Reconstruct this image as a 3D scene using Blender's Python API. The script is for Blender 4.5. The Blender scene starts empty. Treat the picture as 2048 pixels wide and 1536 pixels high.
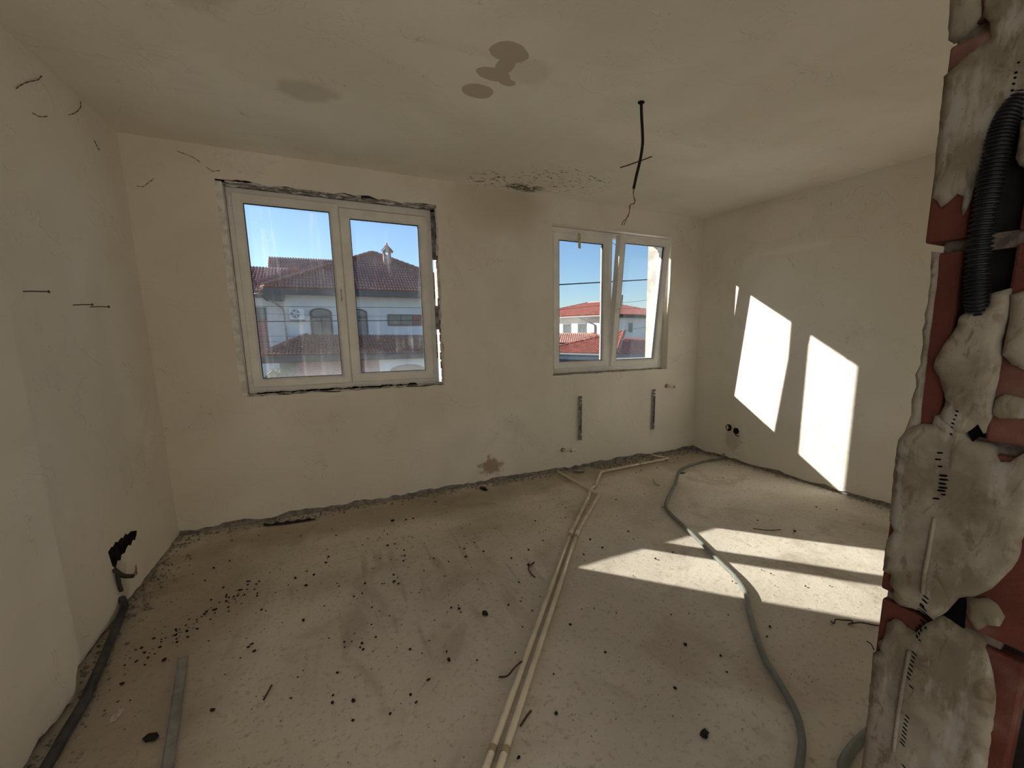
import bpy, bmesh, math, random
from mathutils import Vector, Matrix, noise, geometry
random.seed(7)
S = bpy.context.scene
COL = S.collection
R = math.radians

# ------------------------------------------------------------------ camera, sky, sun, exposure
H, D = 2.6, 3.71                       # ceiling height, distance of the window wall
XL, XR, AL, AR = -1.008, 3.823, 0.019, -0.037
XP = 0.6                               # face of the broken door jamb

cam_d = bpy.data.cameras.new('camera')
cam = bpy.data.objects.new('camera', cam_d); COL.objects.link(cam)
F_PX, CX, CY = 870.172, 1091.422, 807.494
cam_d.sensor_fit = 'HORIZONTAL'; cam_d.sensor_width = 36.0
cam_d.lens = F_PX / 2048 * 36.0
cam_d.shift_x = -(CX - 1024) / 2048
cam_d.shift_y = (CY - 768) / 2048
cam_d.clip_start = 0.02; cam_d.clip_end = 400
_r = Vector((0.8921, -0.4518, -0.0069)); _u = Vector((0.0804, 0.1434, 0.9864)); _f = Vector((0.4447, 0.8805, -0.1642))
_f.normalize(); _r = (_r - _f * _r.dot(_f)).normalized(); _u = _r.cross(_f)
cam.matrix_world = Matrix(((_r.x, _u.x, -_f.x, 0), (_r.y, _u.y, -_f.y, 0), (_r.z, _u.z, -_f.z, 1.398), (0, 0, 0, 1)))
S.camera = cam

w = bpy.data.worlds.new('sky'); S.world = w; w.use_nodes = True
wn = w.node_tree.nodes; wl = w.node_tree.links
bg = wn['Background']
sky = wn.new('ShaderNodeTexSky'); sky.sky_type = 'NISHITA'; sky.sun_disc = False
sky.sun_elevation = R(24.2); sky.sun_rotation = R(-42.5); sky.altitude = 100
sky.air_density = 1.0; sky.dust_density = 0.35; sky.ozone_density = 4.0
wl.new(sky.outputs[0], bg.inputs[0]); bg.inputs[1].default_value = 0.142

sun_d = bpy.data.lights.new('sun', 'SUN'); sun_d.energy = 9.5; sun_d.angle = R(0.53); sun_d.color = (1.0, 0.92, 0.79)
sun = bpy.data.objects.new('sun', sun_d); COL.objects.link(sun)
SUN_DIR = Vector((1, -1.055, -0.655))
sun.rotation_euler = SUN_DIR.to_track_quat('-Z', 'Y').to_euler(); sun.location = (-6, 10, 9)

hl_d = bpy.data.lights.new('hall_fill_light', 'AREA'); hl_d.shape = 'RECTANGLE'; hl_d.size = 1.75; hl_d.size_y = 1.95
hl_d.energy = 11.5; hl_d.color = (0.94, 0.97, 1.0)                 # added fill light, unseen in the hall behind, to brighten the room
hl = bpy.data.objects.new('hall_fill_light', hl_d); COL.objects.link(hl); hl.location = (-1.0, -1.45, 1.4); hl.rotation_euler = (0, R(-90), 0)

vs = S.view_settings; vs.view_transform = 'Standard'; vs.look = 'None'; vs.gamma = 1.0; vs.exposure = 0.14
vs.use_curve_mapping = False
cy = S.cycles
cy.max_bounces = 12; cy.diffuse_bounces = 9; cy.transparent_max_bounces = 12; cy.use_adaptive_sampling = True; cy.adaptive_threshold = .03; cy.glossy_bounces = 4
cy.use_denoising = True; cy.sample_clamp_indirect = 6.0; cy.caustics_reflective = False; cy.caustics_refractive = False

# ------------------------------------------------------------------ helpers
class MB:
    def __init__(s): s.v = []; s.f = []
    def add(s, vs, fs):
        n = len(s.v); s.v += [tuple(p) for p in vs]; s.f += [tuple(i + n for i in f) for f in fs]
    def box(s, x0, x1, y0, y1, z0, z1, rot=None, org=(0, 0, 0)):
        vs = [(x, y, z) for z in (z0, z1) for y in (y0, y1) for x in (x0, x1)]
        if rot is not None:
            o = Vector(org); vs = [rot @ (Vector(p)) + o for p in vs]
        s.add(vs, [(0, 2, 3, 1), (4, 5, 7, 6), (0, 1, 5, 4), (2, 6, 7, 3), (0, 4, 6, 2), (1, 3, 7, 5)])
    def quad(s, a, b, c, d): s.add([a, b, c, d], [(0, 1, 2, 3)])
    def tube(s, pts, rad, seg=8, cap=True):
        pts = [Vector(p) for p in pts]; n = len(pts)
        rads = rad if isinstance(rad, (list, tuple)) else [rad] * n
        t0 = (pts[1] - pts[0]).normalized()
        up = Vector((0, 0, 1)) if abs(t0.z) < .9 else Vector((1, 0, 0))
        a = t0.cross(up).normalized(); base = len(s.v)
        for i in range(n):
            t = (pts[min(i + 1, n - 1)] - pts[max(i - 1, 0)]).normalized()
            a = (a - t * a.dot(t)).normalized(); b = t.cross(a)
            for k in range(seg):
                q = 2 * math.pi * k / seg
                s.v.append(tuple(pts[i] + (a * math.cos(q) + b * math.sin(q)) * rads[i]))
        for i in range(n - 1):
            for k in range(seg):
                k2 = (k + 1) % seg
                s.f.append((base + i * seg + k, base + i * seg + k2, base + (i + 1) * seg + k2, base + (i + 1) * seg + k))
        if cap:
            s.f.append(tuple(base + k for k in reversed(range(seg)))); s.f.append(tuple(base + (n - 1) * seg + k for k in range(seg)))
    def ring(s, x0, x1, z0, z1, prof, closed=False):
        """mitred rectangular frame: prof is a list of (inset, y)"""
        base = len(s.v); m = len(prof)
        for (i, y) in prof:
            s.v += [(x0 + i, y, z0 + i), (x1 - i, y, z0 + i), (x1 - i, y, z1 - i), (x0 + i, y, z1 - i)]
        for j in range(m if closed else m - 1):
            j2 = (j + 1) % m
            for k in range(4):
                k2 = (k + 1) % 4
                s.f.append((base + j * 4 + k, base + j * 4 + k2, base + j2 * 4 + k2, base + j2 * 4 + k))
    def prism(s, poly, to3, n, t):
        """extruded outline: poly of 2D points, to3 maps to 3D, n normal, t thickness (front face at +t)"""
        n = Vector(n); P = [Vector(to3(p)) for p in poly]; base = len(s.v); m = len(P)
        s.v += [tuple(p) for p in P] + [tuple(p + n * t) for p in P]
        tri = geometry.tessellate_polygon([P])
        for a, b, c in tri:
            s.f.append((base + m + a, base + m + b, base + m + c)); s.f.append((base + c, base + b, base + a))
        for i in range(m):
            j = (i + 1) % m; s.f.append((base + i, base + j, base + m + j, base + m + i))
    def build(s, name, mat, parent=None, smooth=False, fix=True):
        me = bpy.data.meshes.new(name); me.from_pydata(s.v, [], s.f)
        if fix:
            bm = bmesh.new(); bm.from_mesh(me); bmesh.ops.recalc_face_normals(bm, faces=bm.faces[:]); bm.to_mesh(me); bm.free()
        me.materials.append(mat)
        if smooth:
            for p in me.polygons: p.use_smooth = True
        o = bpy.data.objects.new(name, me); COL.objects.link(o)
        if parent: o.parent = parent
        return o

def tag(o, label=None, cat=None, group=None, kind=None):
    if label: o['label'] = label
    if cat: o['category'] = cat
    if group: o['group'] = group
    if kind: o['kind'] = kind
    return o
def empty(name, loc=(0, 0, 0)):
    o = bpy.data.objects.new(name, None); COL.objects.link(o); o.location = loc; o.empty_display_size = .1; return o
def bevel(o, wd=.003, seg=2):
    m = o.modifiers.new('bevel', 'BEVEL'); m.width = wd; m.segments = seg; m.limit_method = 'ANGLE'; m.angle_limit = R(40); return o
def smooth_path(pts, n=8):
    P = [Vector(p) for p in pts]; out = []
    P = [P[0] * 2 - P[1]] + P + [P[-1] * 2 - P[-2]]
    for i in range(1, len(P) - 2):
        for k in range(n):
            t = k / n; a, b, c, d = P[i - 1], P[i], P[i + 1], P[i + 2]
            out.append(.5 * ((2 * b) + (c - a) * t + (2 * a - 5 * b + 4 * c - d) * t * t + (-a + 3 * b - 3 * c + d) * t ** 3))
    out.append(P[-2]); return out
def ragged(p0, p1, n, amp, seed, freq=9):
    """2D polyline from p0 to p1 (end excluded) with sideways noise"""
    out = []; dx, dz = p1[0] - p0[0], p1[1] - p0[1]; L = math.hypot(dx, dz); nx, nz = -dz / L, dx / L
    for i in range(n):
        t = i / n; q = (noise.noise(Vector((t * L * freq, seed, 0))) + .5 * noise.noise(Vector((t * L * freq * 3.1, seed, 5)))) * amp * min(1, 8 * t, 8 * (1 - t) + .1)
        out.append((p0[0] + dx * t + nx * q, p0[1] + dz * t + nz * q))
    return out

# ------------------------------------------------------------------ materials
class Nodes:
    def __init__(s, name, rough=.8, spec=.2):
        s.m = bpy.data.materials.new(name); s.m.use_nodes = True
        s.n = s.m.node_tree.nodes; s.l = s.m.node_tree.links; s.b = s.n['Principled BSDF']
        s.b.inputs['Roughness'].default_value = rough; s.b.inputs['Specular IOR Level'].default_value = spec
        s.co = s.n.new('ShaderNodeTexCoord').outputs['Object']
    def map(s, scale=(1, 1, 1), rot=(0, 0, 0), loc=(0, 0, 0), src=None):
        m = s.n.new('ShaderNodeMapping'); m.inputs['Scale'].default_value = scale; m.inputs['Rotation'].default_value = rot; m.inputs['Location'].default_value = loc
        s.l.new(src or s.co, m.inputs[0]); return m.outputs[0]
    def noise(s, scale, detail=4, rough=.55, vec=None, dist=0):
        t = s.n.new('ShaderNodeTexNoise'); t.inputs['Scale'].default_value = scale; t.inputs['Detail'].default_value = detail
        t.inputs['Roughness'].default_value = rough; t.inputs['Distortion'].default_value = dist
        s.l.new(vec or s.co, t.inputs['Vector']); return t.outputs['Fac']
    def voronoi(s, scale, vec=None, feature='F1', out='Distance'):
        t = s.n.new('ShaderNodeTexVoronoi'); t.inputs['Scale'].default_value = scale; t.feature = feature
        s.l.new(vec or s.co, t.inputs['Vector']); return t.outputs[out]
    def ramp(s, fac, a, b, ca=0., cb=1.):
        r = s.n.new('ShaderNodeMapRange'); r.interpolation_type = 'SMOOTHSTEP'
        r.inputs['From Min'].default_value = a; r.inputs['From Max'].default_value = b
        r.inputs['To Min'].default_value = ca; r.inputs['To Max'].default_value = cb
        s.l.new(fac, r.inputs['Value']); return r.outputs['Result']
    def math(s, op, a, b=None):
        m = s.n.new('ShaderNodeMath'); m.operation = op
        for i, q in enumerate((a, b)):
            if q is None: continue
            if isinstance(q, (int, float)): m.inputs[i].default_value = q
            else: s.l.new(q, m.inputs[i])
        return m.outputs[0]
    def mix(s, fac, a, b, mode='MIX'):
        m = s.n.new('ShaderNodeMix'); m.data_type = 'RGBA'; m.blend_type = mode
        if isinstance(fac, (int, float)): m.inputs[0].default_value = fac
        else: s.l.new(fac, m.inputs[0])
        for i, q in ((6, a), (7, b)):
            if isinstance(q, tuple): m.inputs[i].default_value = (*q[:3], 1)
            else: s.l.new(q, m.inputs[i])
        return m.outputs[2]
    def spot(s, c, rad, wob=.3, wscale=8, soft=.25):
        """mask of a stain of its own shape: ellipsoid about c with a noisy edge"""
        v = s.map(scale=tuple(1 / q for q in rad), loc=tuple(-a / q for a, q in zip(c, rad)))
        ln = s.n.new('ShaderNodeVectorMath'); ln.operation = 'LENGTH'; s.l.new(v, ln.inputs[0])
        s.cache = getattr(s, 'cache', {})
        wk = 5 if wscale < 6 else (9 if wscale < 12 else 20)                      # a few shared noises keep the shader light
        if wk not in s.cache: s.cache[wk] = s.noise(wk, 2)
        d = s.math('ADD', ln.outputs['Value'], s.math('MULTIPLY', s.math('SUBTRACT', s.cache[wk], .5), wob * 2))
        return s.ramp(d, 1 + soft, 1 - soft, 0, 1)
    def color(s, c):
        if isinstance(c, tuple): s.b.inputs['Base Color'].default_value = (*c[:3], 1)
        else: s.l.new(c, s.b.inputs['Base Color'])
    def bump(s, h, strength=.3, dist=.01):
        b = s.n.new('ShaderNodeBump'); b.inputs['Strength'].default_value = strength; b.inputs['Distance'].default_value = dist
        s.l.new(h, b.inputs['Height'])
        if s.b.inputs['Normal'].is_linked: s.l.new(s.b.inputs['Normal'].links[0].from_socket, b.inputs['Normal'])
        s.l.new(b.outputs[0], s.b.inputs['Normal'])

def simple(name, c, rough=.6, spec=.3, metal=0., var=.12, vscale=20, bump=0., bscale=60):
    k = Nodes(name, rough, spec); k.b.inputs['Metallic'].default_value = metal
    if var:
        d = tuple(q * (1 - var * 2) for q in c); k.color(k.mix(k.ramp(k.noise(vscale, 4), .35, .65), d, c))
    else: k.color(c)
    if bump: k.bump(k.noise(bscale, 4), bump, .005)
    return k.m

def plaster(name, c, spots=(), marks=True, smear=(1, 1, 1), damp=(), mould=()):
    k = Nodes(name, .9, .1)
    big = k.noise(1.1, 2, .55, dist=.4); mid = k.noise(5, 3, .6)
    a = k.mix(k.ramp(big, .35, .68), tuple(q * f for q, f in zip(c, (.90, .89, .86))), c)
    a = k.mix(k.ramp(mid, .55, .75, 0, .25), a, tuple(q * f for q, f in zip(c, (.86, .83, .76))))
    sm = k.noise(2.2, 3, .6, vec=k.map(scale=smear, rot=(.3, .5, .4)), dist=.8)
    a = k.mix(k.ramp(sm, .58, .74, 0, .22), a, tuple(q * .72 for q in c))
    if marks:
        sp = k.voronoi(26, vec=k.map(scale=(1, 1, .8)))
        msk = k.math('MULTIPLY', k.ramp(sp, .07, .03), k.ramp(mid, .54, .60))
        a = k.mix(k.math('MULTIPLY', msk, .55), a, tuple(q * .30 for q in c))
        wob = k.noise(3.0, 3, .62, dist=1.2)                                      # hairline scratches and cobweb threads
        ln = k.math('MULTIPLY', k.ramp(k.math('ABSOLUTE', k.math('SUBTRACT', wob, .5)), .0035, .001), k.ramp(sm, .54, .62))
        a = k.mix(k.math('MULTIPLY', ln, .5), a, tuple(q * .45 for q in c))
    for (cen, rad, col, st, wobb, ws, soft) in spots:
        a = k.mix(k.math('MULTIPLY', k.spot(cen, rad, wobb, ws, soft), st), a, col)
    f = None
    for cen, rad in damp:
        q = k.spot(cen, rad, .20, 9, .03); f = q if f is None else k.math('MAXIMUM', f, q)
    if f is not None: a = k.mix(k.math('MULTIPLY', f, .9), a, (.50, .435, .355))
    mn = None
    for cen, rad, th, sc in mould:
        mn = mn or k.noise(26, 2, .6, vec=k.map(scale=(1, 1.5, 1)))
        q = k.math('MULTIPLY', k.ramp(mn, th, th + .04), k.spot(cen, rad, .5, 9, .5))
        a = k.mix(k.math('MULTIPLY', q, .85), a, (.075, .068, .055))
    k.color(a)
    k.bump(k.math('ADD', k.noise(4, 5, .66), k.math('MULTIPLY', k.ramp(wob, .57, .60), .25)), .55, .012)
    return k.m

CREAM = (.86, .825, .765)
M = {}
M['wall'] = plaster('plaster_cream', CREAM, spots=[
    ((1.45, D, 2.5), (.42, .5, .24), (.55, .46, .31), .42, .35, 5, .4),        # damp stain under the mould
    ((1.15, D, 2.35), (.30, .5, .45), (.62, .55, .42), .28, .5, 4, .5),
    ((1.05, D, .95), (.75, .4, .28), (.64, .57, .46), .28, .5, 3, .5),
    ((1.30, D, .16), (.10, .3, .08), (.25, .16, .09), .7, .9, 22, .3),       # brown splash by the skirting
])
M['wall_right'] = plaster('plaster_cream_sunlit_wall', CREAM, spots=[
    ((3.86, 3.16, .25), (.3, .10, .14), (.34, .31, .27), .45, .9, 14, .5),     # soot below the socket holes
    ((3.86, 2.85, 2.38), (.3, .34, .16), (.93, .88, .80), .45, .25, 4, .12),   # lighter patch of filler
    ((3.86, 2.65, 2.12), (.3, .36, .03), (.93, .89, .82), .4, .4, 5, .5),
])
M['wall_left'] = plaster('plaster_cream_left_wall', CREAM, spots=[((-1.02, 2.83, .12), (.3, .06, .16), (.30, .28, .25), .4, .9, 18, .5)])
M['ceil'] = plaster('plaster_ceiling', (.885, .85, .785), smear=(.5, 2.2, 1), spots=[
    ((.96, 2.06, H), (.10, .10, 1), (.60, .53, .42), .35, .6, 7, .4),
    ((.02, 2.70, H), (.12, .10, 1), (.5, .46, .4), .5, .7, 8, .4),
    ((-.3, 2.1, H), (.10, .14, 1), (.52, .47, .4), .5, .7, 8, .4),
], damp=[((.825, 1.965, H), (.088, .072, 1)), ((.845, 2.06, H), (.045, .07, 1)), ((.818, 2.150, H), (.085, .055, 1)), ((.905, 2.185, H), (.042, .030, 1)), ((.800, 2.325, H), (.078, .066, 1))],
   mould=[((1.64, 3.60, H), (.17, .085, 1), .425, 30), ((1.35, 3.52, H), (.25, .15, 1), .555, 24), ((1.86, 3.28, H), (.38, .26, 1), .605, 26)])

def floor_mat():
    k = Nodes('concrete_floor', .85, .25)
    c0, c1, c2 = (.70, .645, .56), (.55, .495, .415), (.44, .38, .305)
    big = k.noise(.9, 3, .6, dist=.5)
    a = k.mix(k.ramp(big, .36, .62), c1, c0)
    st = k.noise(1.7, 3, .62, vec=k.map(scale=(1.2, 1, 1), rot=(0, 0, .5)), dist=.8)
    a = k.mix(k.ramp(st, .53, .68, 0, .75), a, c2)
    trow = k.noise(14, 2, .5, vec=k.map(scale=(1, .12, 1), rot=(0, 0, -.5)))
    a = k.mix(k.math('MULTIPLY', k.ramp(trow, .55, .7), k.math('MULTIPLY', k.spot((.25, 2.35, 0), (.9, .6, 1), .5, 2, .5), .6)), a, (.36, .30, .23))
    a = k.mix(k.ramp(k.noise(38, 3, .7), .52, .75, 0, .6), a, (.30, .25, .19))
    a = k.mix(k.ramp(k.voronoi(55), .11, .05, 0, .5), a, (.17, .14, .11))
    fine = k.noise(75, 3, .75)
    a = k.mix(k.math('MULTIPLY', k.ramp(fine, .60, .70), .35), a, (.80, .76, .68))
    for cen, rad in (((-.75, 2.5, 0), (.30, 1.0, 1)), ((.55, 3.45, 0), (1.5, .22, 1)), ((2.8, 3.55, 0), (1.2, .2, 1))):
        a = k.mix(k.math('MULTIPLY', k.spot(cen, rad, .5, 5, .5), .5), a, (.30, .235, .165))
    k.color(a)
    k.bump(k.math('ADD', k.noise(7, 5, .7), k.math('MULTIPLY', fine, .25)), .45, .010)
    return k.m
M['floor'] = floor_mat()
M['cement'] = simple('cement_grey', (.36, .33, .29), .95, .1, var=.22, vscale=30, bump=.7, bscale=45)
M['cement_pale'] = simple('pale_render_coat', (.52, .49, .44), .9, .1, var=.15, vscale=9)
M['rubble'] = simple('mortar_crumb', (.40, .36, .30), .95, .1, var=.25, vscale=30, bump=.6, bscale=60)
M['crumb'] = simple('dark_crumb', (.055, .045, .036), .95, .1, var=.25, vscale=40)
M['crumb_pale'] = simple('pale_crumb', (.62, .58, .50), .95, .1, var=.2, vscale=40)
M['gypsum'] = simple('white_gypsum', (.90, .885, .86), .9, .1, var=.12, vscale=22, bump=.8, bscale=35)
M['greyfill'] = simple('grey_filler', (.55, .535, .53), .9, .1, var=.3, vscale=18, bump=.8, bscale=35)
M['pvc'] = simple('white_upvc', (.90, .895, .875), .38, .45, var=.05, vscale=6)
M['gasket'] = simple('black_gasket', (.015, .015, .018), .6, .3, var=0)
M['steel'] = simple('galvanised_steel', (.50, .51, .50), .38, .5, metal=.85, var=.15, vscale=30)
M['strip'] = simple('dull_grey_metal', (.40, .40, .38), .5, .5, metal=.4, var=.15, vscale=14)
M['pipe'] = simple('cream_plastic_pipe', (.78, .70, .54), .45, .4, var=.08, vscale=12)
M['brass'] = simple('dull_brass', (.48, .38, .25), .45, .5, metal=.5, var=.15)
M['hose'] = simple('grey_green_conduit', (.21, .225, .20), .5, .4, var=.12, vscale=12)
M['black'] = simple('black_plastic', (.012, .012, .014), .42, .35, var=.1)
M['hole_shade'] = simple('black_hole_shade', (.006, .005, .005), 1.0, .0, var=0)  # flat black, paints the shade inside holes and slots
M['dark'] = simple('cavity_shade', (.028, .024, .02), .95, .05, var=.2)  # near-black, shade inside holes and recesses put into the colour
M['darkcond'] = simple('dusty_black_conduit', (.085, .083, .085), .7, .3, var=.25, vscale=10)
M['rust'] = simple('rusty_wire', (.12, .055, .04), .7, .3, var=.2)
M['copper'] = simple('bare_copper_strand', (.42, .22, .12), .4, .5, metal=.6, var=.1)
def brick_mat(name, c, v=.22):
    k = Nodes(name, .95, .1)
    a = k.mix(k.ramp(k.noise(14, 5, .6), .35, .65), tuple(q * (1 - v) for q in c), c)
    a = k.mix(k.ramp(k.noise(5, 4, .6), .56, .74, 0, .35), a, (.46, .36, .28))
    k.color(a); k.bump(k.noise(45, 5, .7), .5, .006); return k.m
M['brick'] = brick_mat('red_hollow_brick', (.125, .040, .027))
def jamb_mat():
    k = Nodes('smeared_mortar', .92, .12)
    a = k.mix(k.ramp(k.noise(13, 4, .6, dist=.3), .38, .62), (.165, .135, .092), (.265, .227, .172))
    a = k.mix(k.ramp(k.noise(34, 4, .65, vec=k.map(scale=(1, 1.5, .7)), dist=1.0), .53, .66, 0, .7), a, (.12, .085, .052))
    a = k.mix(k.ramp(k.noise(24, 4, .6, vec=k.map(loc=(4, 2, 1), scale=(1, 1.6, .5))), .56, .68, 0, .7), a, (.33, .30, .25))
    a = k.mix(k.ramp(k.voronoi(150), .14, .06, 0, .55), a, (.09, .07, .05))
    k.color(a); k.bump(k.noise(26, 4, .55), .45, .006); k.bump(k.voronoi(60), .12, .004); return k.m
M['jamb'] = jamb_mat()
M['jamb_dark'] = simple('old_mortar', (.20, .15, .115), .95, .1, var=.3, vscale=60, bump=.6)

def glass_mat(name, base, streaks, spots, tint=(.96, .985, 1)):
    k = Nodes(name); n, l = k.n, k.l; n.remove(k.b)
    out = n['Material Output']
    tr = n.new('ShaderNodeBsdfTransparent'); tr.inputs[0].default_value = (*tint, 1)
    gl = n.new('ShaderNodeBsdfGlossy'); gl.inputs['Roughness'].default_value = .02
    fr = n.new('ShaderNodeFresnel'); fr.inputs[0].default_value = 1.25
    m1 = n.new('ShaderNodeMixShader'); l.new(fr.outputs[0], m1.inputs[0]); l.new(tr.outputs[0], m1.inputs[1]); l.new(gl.outputs[0], m1.inputs[2])
    tl = n.new('ShaderNodeBsdfTranslucent'); tl.inputs[0].default_value = (.93, .96, 1, 1)
    df = n.new('ShaderNodeBsdfDiffuse'); df.inputs[0].default_value = (.7, .7, .68, 1)
    m2 = n.new('ShaderNodeMixShader'); m2.inputs[0].default_value = .35; l.new(tl.outputs[0], m2.inputs[1]); l.new(df.outputs[0], m2.inputs[2])
    stv = k.noise(9, 4, .6, vec=k.map(scale=(2.2, 2.2, .10)))
    cloud = k.noise(3.2, 4, .6, vec=k.map(loc=(2, 5, 1)))
    sp = k.math('MULTIPLY', k.ramp(k.math('ADD', k.voronoi(46, vec=k.map(scale=(1, 1, .8))), k.math('MULTIPLY', k.noise(150, 1), .22)), .235, .17), k.ramp(k.noise(5, 3, vec=k.map(loc=(8, 1, 4))), .50, .62))
    sx = k.n.new('ShaderNodeSeparateXYZ'); k.l.new(k.co, sx.inputs[0])
    low = k.math('MULTIPLY', k.ramp(k.math('ADD', sx.outputs['Z'], k.math('MULTIPLY', cloud, .35)), 1.42, 1.20), streaks)      # dust settled along the bottom of the pane
    d = k.math('ADD', base, k.math('MULTIPLY', k.math('MULTIPLY', k.ramp(stv, .52, .72), k.ramp(cloud, .38, .62)), streaks))
    d = k.math('ADD', d, k.math('MULTIPLY', k.ramp(cloud, .42, .7), base * .9))
    d = k.math('ADD', k.math('ADD', d, low), k.math('MULTIPLY', sp, spots))
    m3 = n.new('ShaderNodeMixShader'); l.new(d, m3.inputs[0]); l.new(m1.outputs[0], m3.inputs[1]); l.new(m2.outputs[0], m3.inputs[2])
    l.new(m3.outputs[0], out.inputs[0]); return k.m
M['glass_dirty'] = glass_mat('dirty_glass', .014, .08, .24)
M['glass_clean'] = glass_mat('window_glass', .004, .008, .05)

# ------------------------------------------------------------------ room shell
def xwall_left(y): return XL - AL * (D - y)
def xwall_right(y): return XR - AR * (D - y)
Y0 = .243                              # room-side face of the wall the camera stands in
HY = -3.0                              # far end of the hall behind the camera

# floor: one gently uneven slab, room and hall
mb = MB(); NX, NY = 130, 170; fx0, fx1, fy0, fy1 = -1.35, 4.25, HY, D + .03
for j in range(NY + 1):
    for i in range(NX + 1):
        x = fx0 + (fx1 - fx0) * i / NX; y = fy0 + (fy1 - fy0) * j / NY
        z = .005 * noise.noise(Vector((x * 1.6, y * 1.6, 1))) + .002 * noise.noise(Vector((x * 7, y * 7, 3)))
        mb.v.append((x, y, z - .004))
for j in range(NY):
    for i in range(NX):
        a = j * (NX + 1) + i; mb.f.append((a, a + 1, a + NX + 2, a + NX + 1))
n0 = len(mb.v); mb.box(fx0, fx1, fy0, fy1, -.25, -.03)
floor = tag(mb.build('floor', M['floor'], smooth=True, fix=False), kind='structure')

mb = MB(); mb.box(-1.35, 4.25, HY, D + .25, H, H + .2)
ceiling = tag(mb.build('ceiling', M['ceil']), kind='structure')

# window wall: masonry core with two rectangular openings, plaster skin with ragged edges in front
W1 = (-.552, .90, .952, 2.405); W2 = (1.955, 3.39, .975, 2.372)
C1 = (-.562, .93, .925, 2.425); C2 = (1.93, 3.392, .955, 2.385)
YC, YE = D + .012, D + .20
mb = MB()
xs = [-1.35, C1[0], C1[1], C2[0], C2[1], 4.25]
for i in range(5):
    if i in (1, 3):
        c = C1 if i == 1 else C2
        mb.box(xs[i], xs[i + 1], YC, YE, -.25, c[2]); mb.box(xs[i], xs[i + 1], YC, YE, c[3], H + .2)
    else: mb.box(xs[i], xs[i + 1], YC, YE, -.25, H + .2)
wall_back = tag(mb.build('wall_back', M['cement']), kind='structure')

def skin(outer, holes, y0, y1):
    """flat plaster sheet with holes (x,z loops) and a thickness"""
    mb = MB(); loops = [outer] + holes
    flat = [(p[0], p[1]) for lp in loops for p in lp]
    tri = geometry.tessellate_polygon([[Vector((p[0], p[1], 0)) for p in lp] for lp in loops])
    n = len(flat)
    mb.v = [(x, y0, z) for x, z in flat] + [(x, y1, z) for x, z in flat]
    for a, b, c in tri: mb.f.append((a, b, c))
    s = 0
    for lp in loops:
        m = len(lp)
        for i in range(m):
            j = (i + 1) % m; mb.f.append((s + i, s + j, n + s + j, n + s + i))
        s += m
    return mb
def foot(xa, xb, n, seed, lo, hi):
    out = []
    for i in range(n):
        t = i / (n - 1); x = xa + (xb - xa) * t
        q = .5 + .5 * noise.noise(Vector((x * 5, seed, 0))) + .35 * noise.noise(Vector((x * 17, seed, 2)))
        out.append((x, lo + (hi - lo) * max(0, min(1, q))))
    return out
def wloop(W, amps, seed):
    x0, x1, z0, z1 = W
    return (ragged((x0, z0), (x1, z0), 60, amps[0], seed) + ragged((x1, z0), (x1, z1), 60, amps[1], seed + 3)
            + ragged((x1, z1), (x0, z1), 60, amps[2], seed + 7) + ragged((x0, z1), (x0, z0), 60, amps[3], seed + 9))
outer = foot(XL - .004, XR + .004, 150, 3.3, .012, .062) + [(XR + .004, H), (XL - .004, H)]
sk = skin(outer, [wloop(W1, (.010, .014, .022, .003), 1.7), wloop(W2, (.012, .003, .004, .008), 6.1)], D, YC)
wb_pl = sk.build('plaster', M['wall'], wall_back); 

# side walls
def side_wall(name, xf, sgn, seed, lo, hi, ya, yb, mt):
    core = MB(); a, b = xf(ya), xf(yb); t = .012 * sgn
    core.add([(a + t, ya, -.2), (b + t, yb, -.2), (b + .25 * sgn, yb, -.2), (a + .25 * sgn, ya, -.2),
              (a + t, ya, H + .1), (b + t, yb, H + .1), (b + .25 * sgn, yb, H + .1), (a + .25 * sgn, ya, H + .1)],
             [(0, 1, 5, 4), (1, 2, 6, 5), (2, 3, 7, 6), (3, 0, 4, 7), (0, 3, 2, 1), (4, 5, 6, 7)])
    o = tag(core.build(name, M['cement']), kind='structure')
    lp = foot(ya, yb, 110, seed, lo, hi) + [(yb, H), (ya, H)]
    mb = MB(); mb.prism(lp, lambda p: (xf(p[0]) + t, p[0], p[1]), (-sgn, 0, 0), .012)
    mb.build('plaster', M[mt], o); return o
wall_left = side_wall('wall_left', xwall_left, -1, 8.1, .004, .03, 2.0, D + .02, 'wall_left')
wall_right = side_wall('wall_right', xwall_right, 1, 4.4, .012, .055, HY, D + .02, 'wall_right')
# nearer, thicker stretch of the left wall
yp = 2.235; xp = -.972
lp = [(-.35, -.02)] + [(-.33, .03)] + foot(.0, 2.06, 60, 9.9, .0, .05) + [(2.10, .02), (2.14, -.005), (2.17, .03), (2.185, .07), (2.20, .085), (2.222, .11), (yp, .125), (yp, H), (-.35, H)]
mb = MB(); mb.prism(lp, lambda p: (xp - .2, p[0], p[1]), (1, 0, 0), .2)
tag(bevel(mb.build('plaster_thickening', M['wall_left'], wall_left), .012, 3))
mb = MB(); mb.box(xp - .2, xp - .022, -.35, yp - .01, -.1, .14); mb.build('masonry_foot', M['cement'], wall_left)

# wall with the opening the camera stands in; its right jamb is the broken brick edge
mb = MB(); mb.box(XP + .018, 4.2, .012, Y0 - .012, -.1, H + .05)
wall_front = tag(mb.build('wall_front', M['dark']), kind='structure')
mb = MB(); mb.box(XP + .012, 4.2, Y0 - .012, Y0, .01, H); mb.build('plaster', M['wall'], wall_front)
mb = MB(); mb.box(XP + .012, 4.2, 0, .012, .01, H); mb.build('plaster', M['wall'], wall_front)
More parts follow.
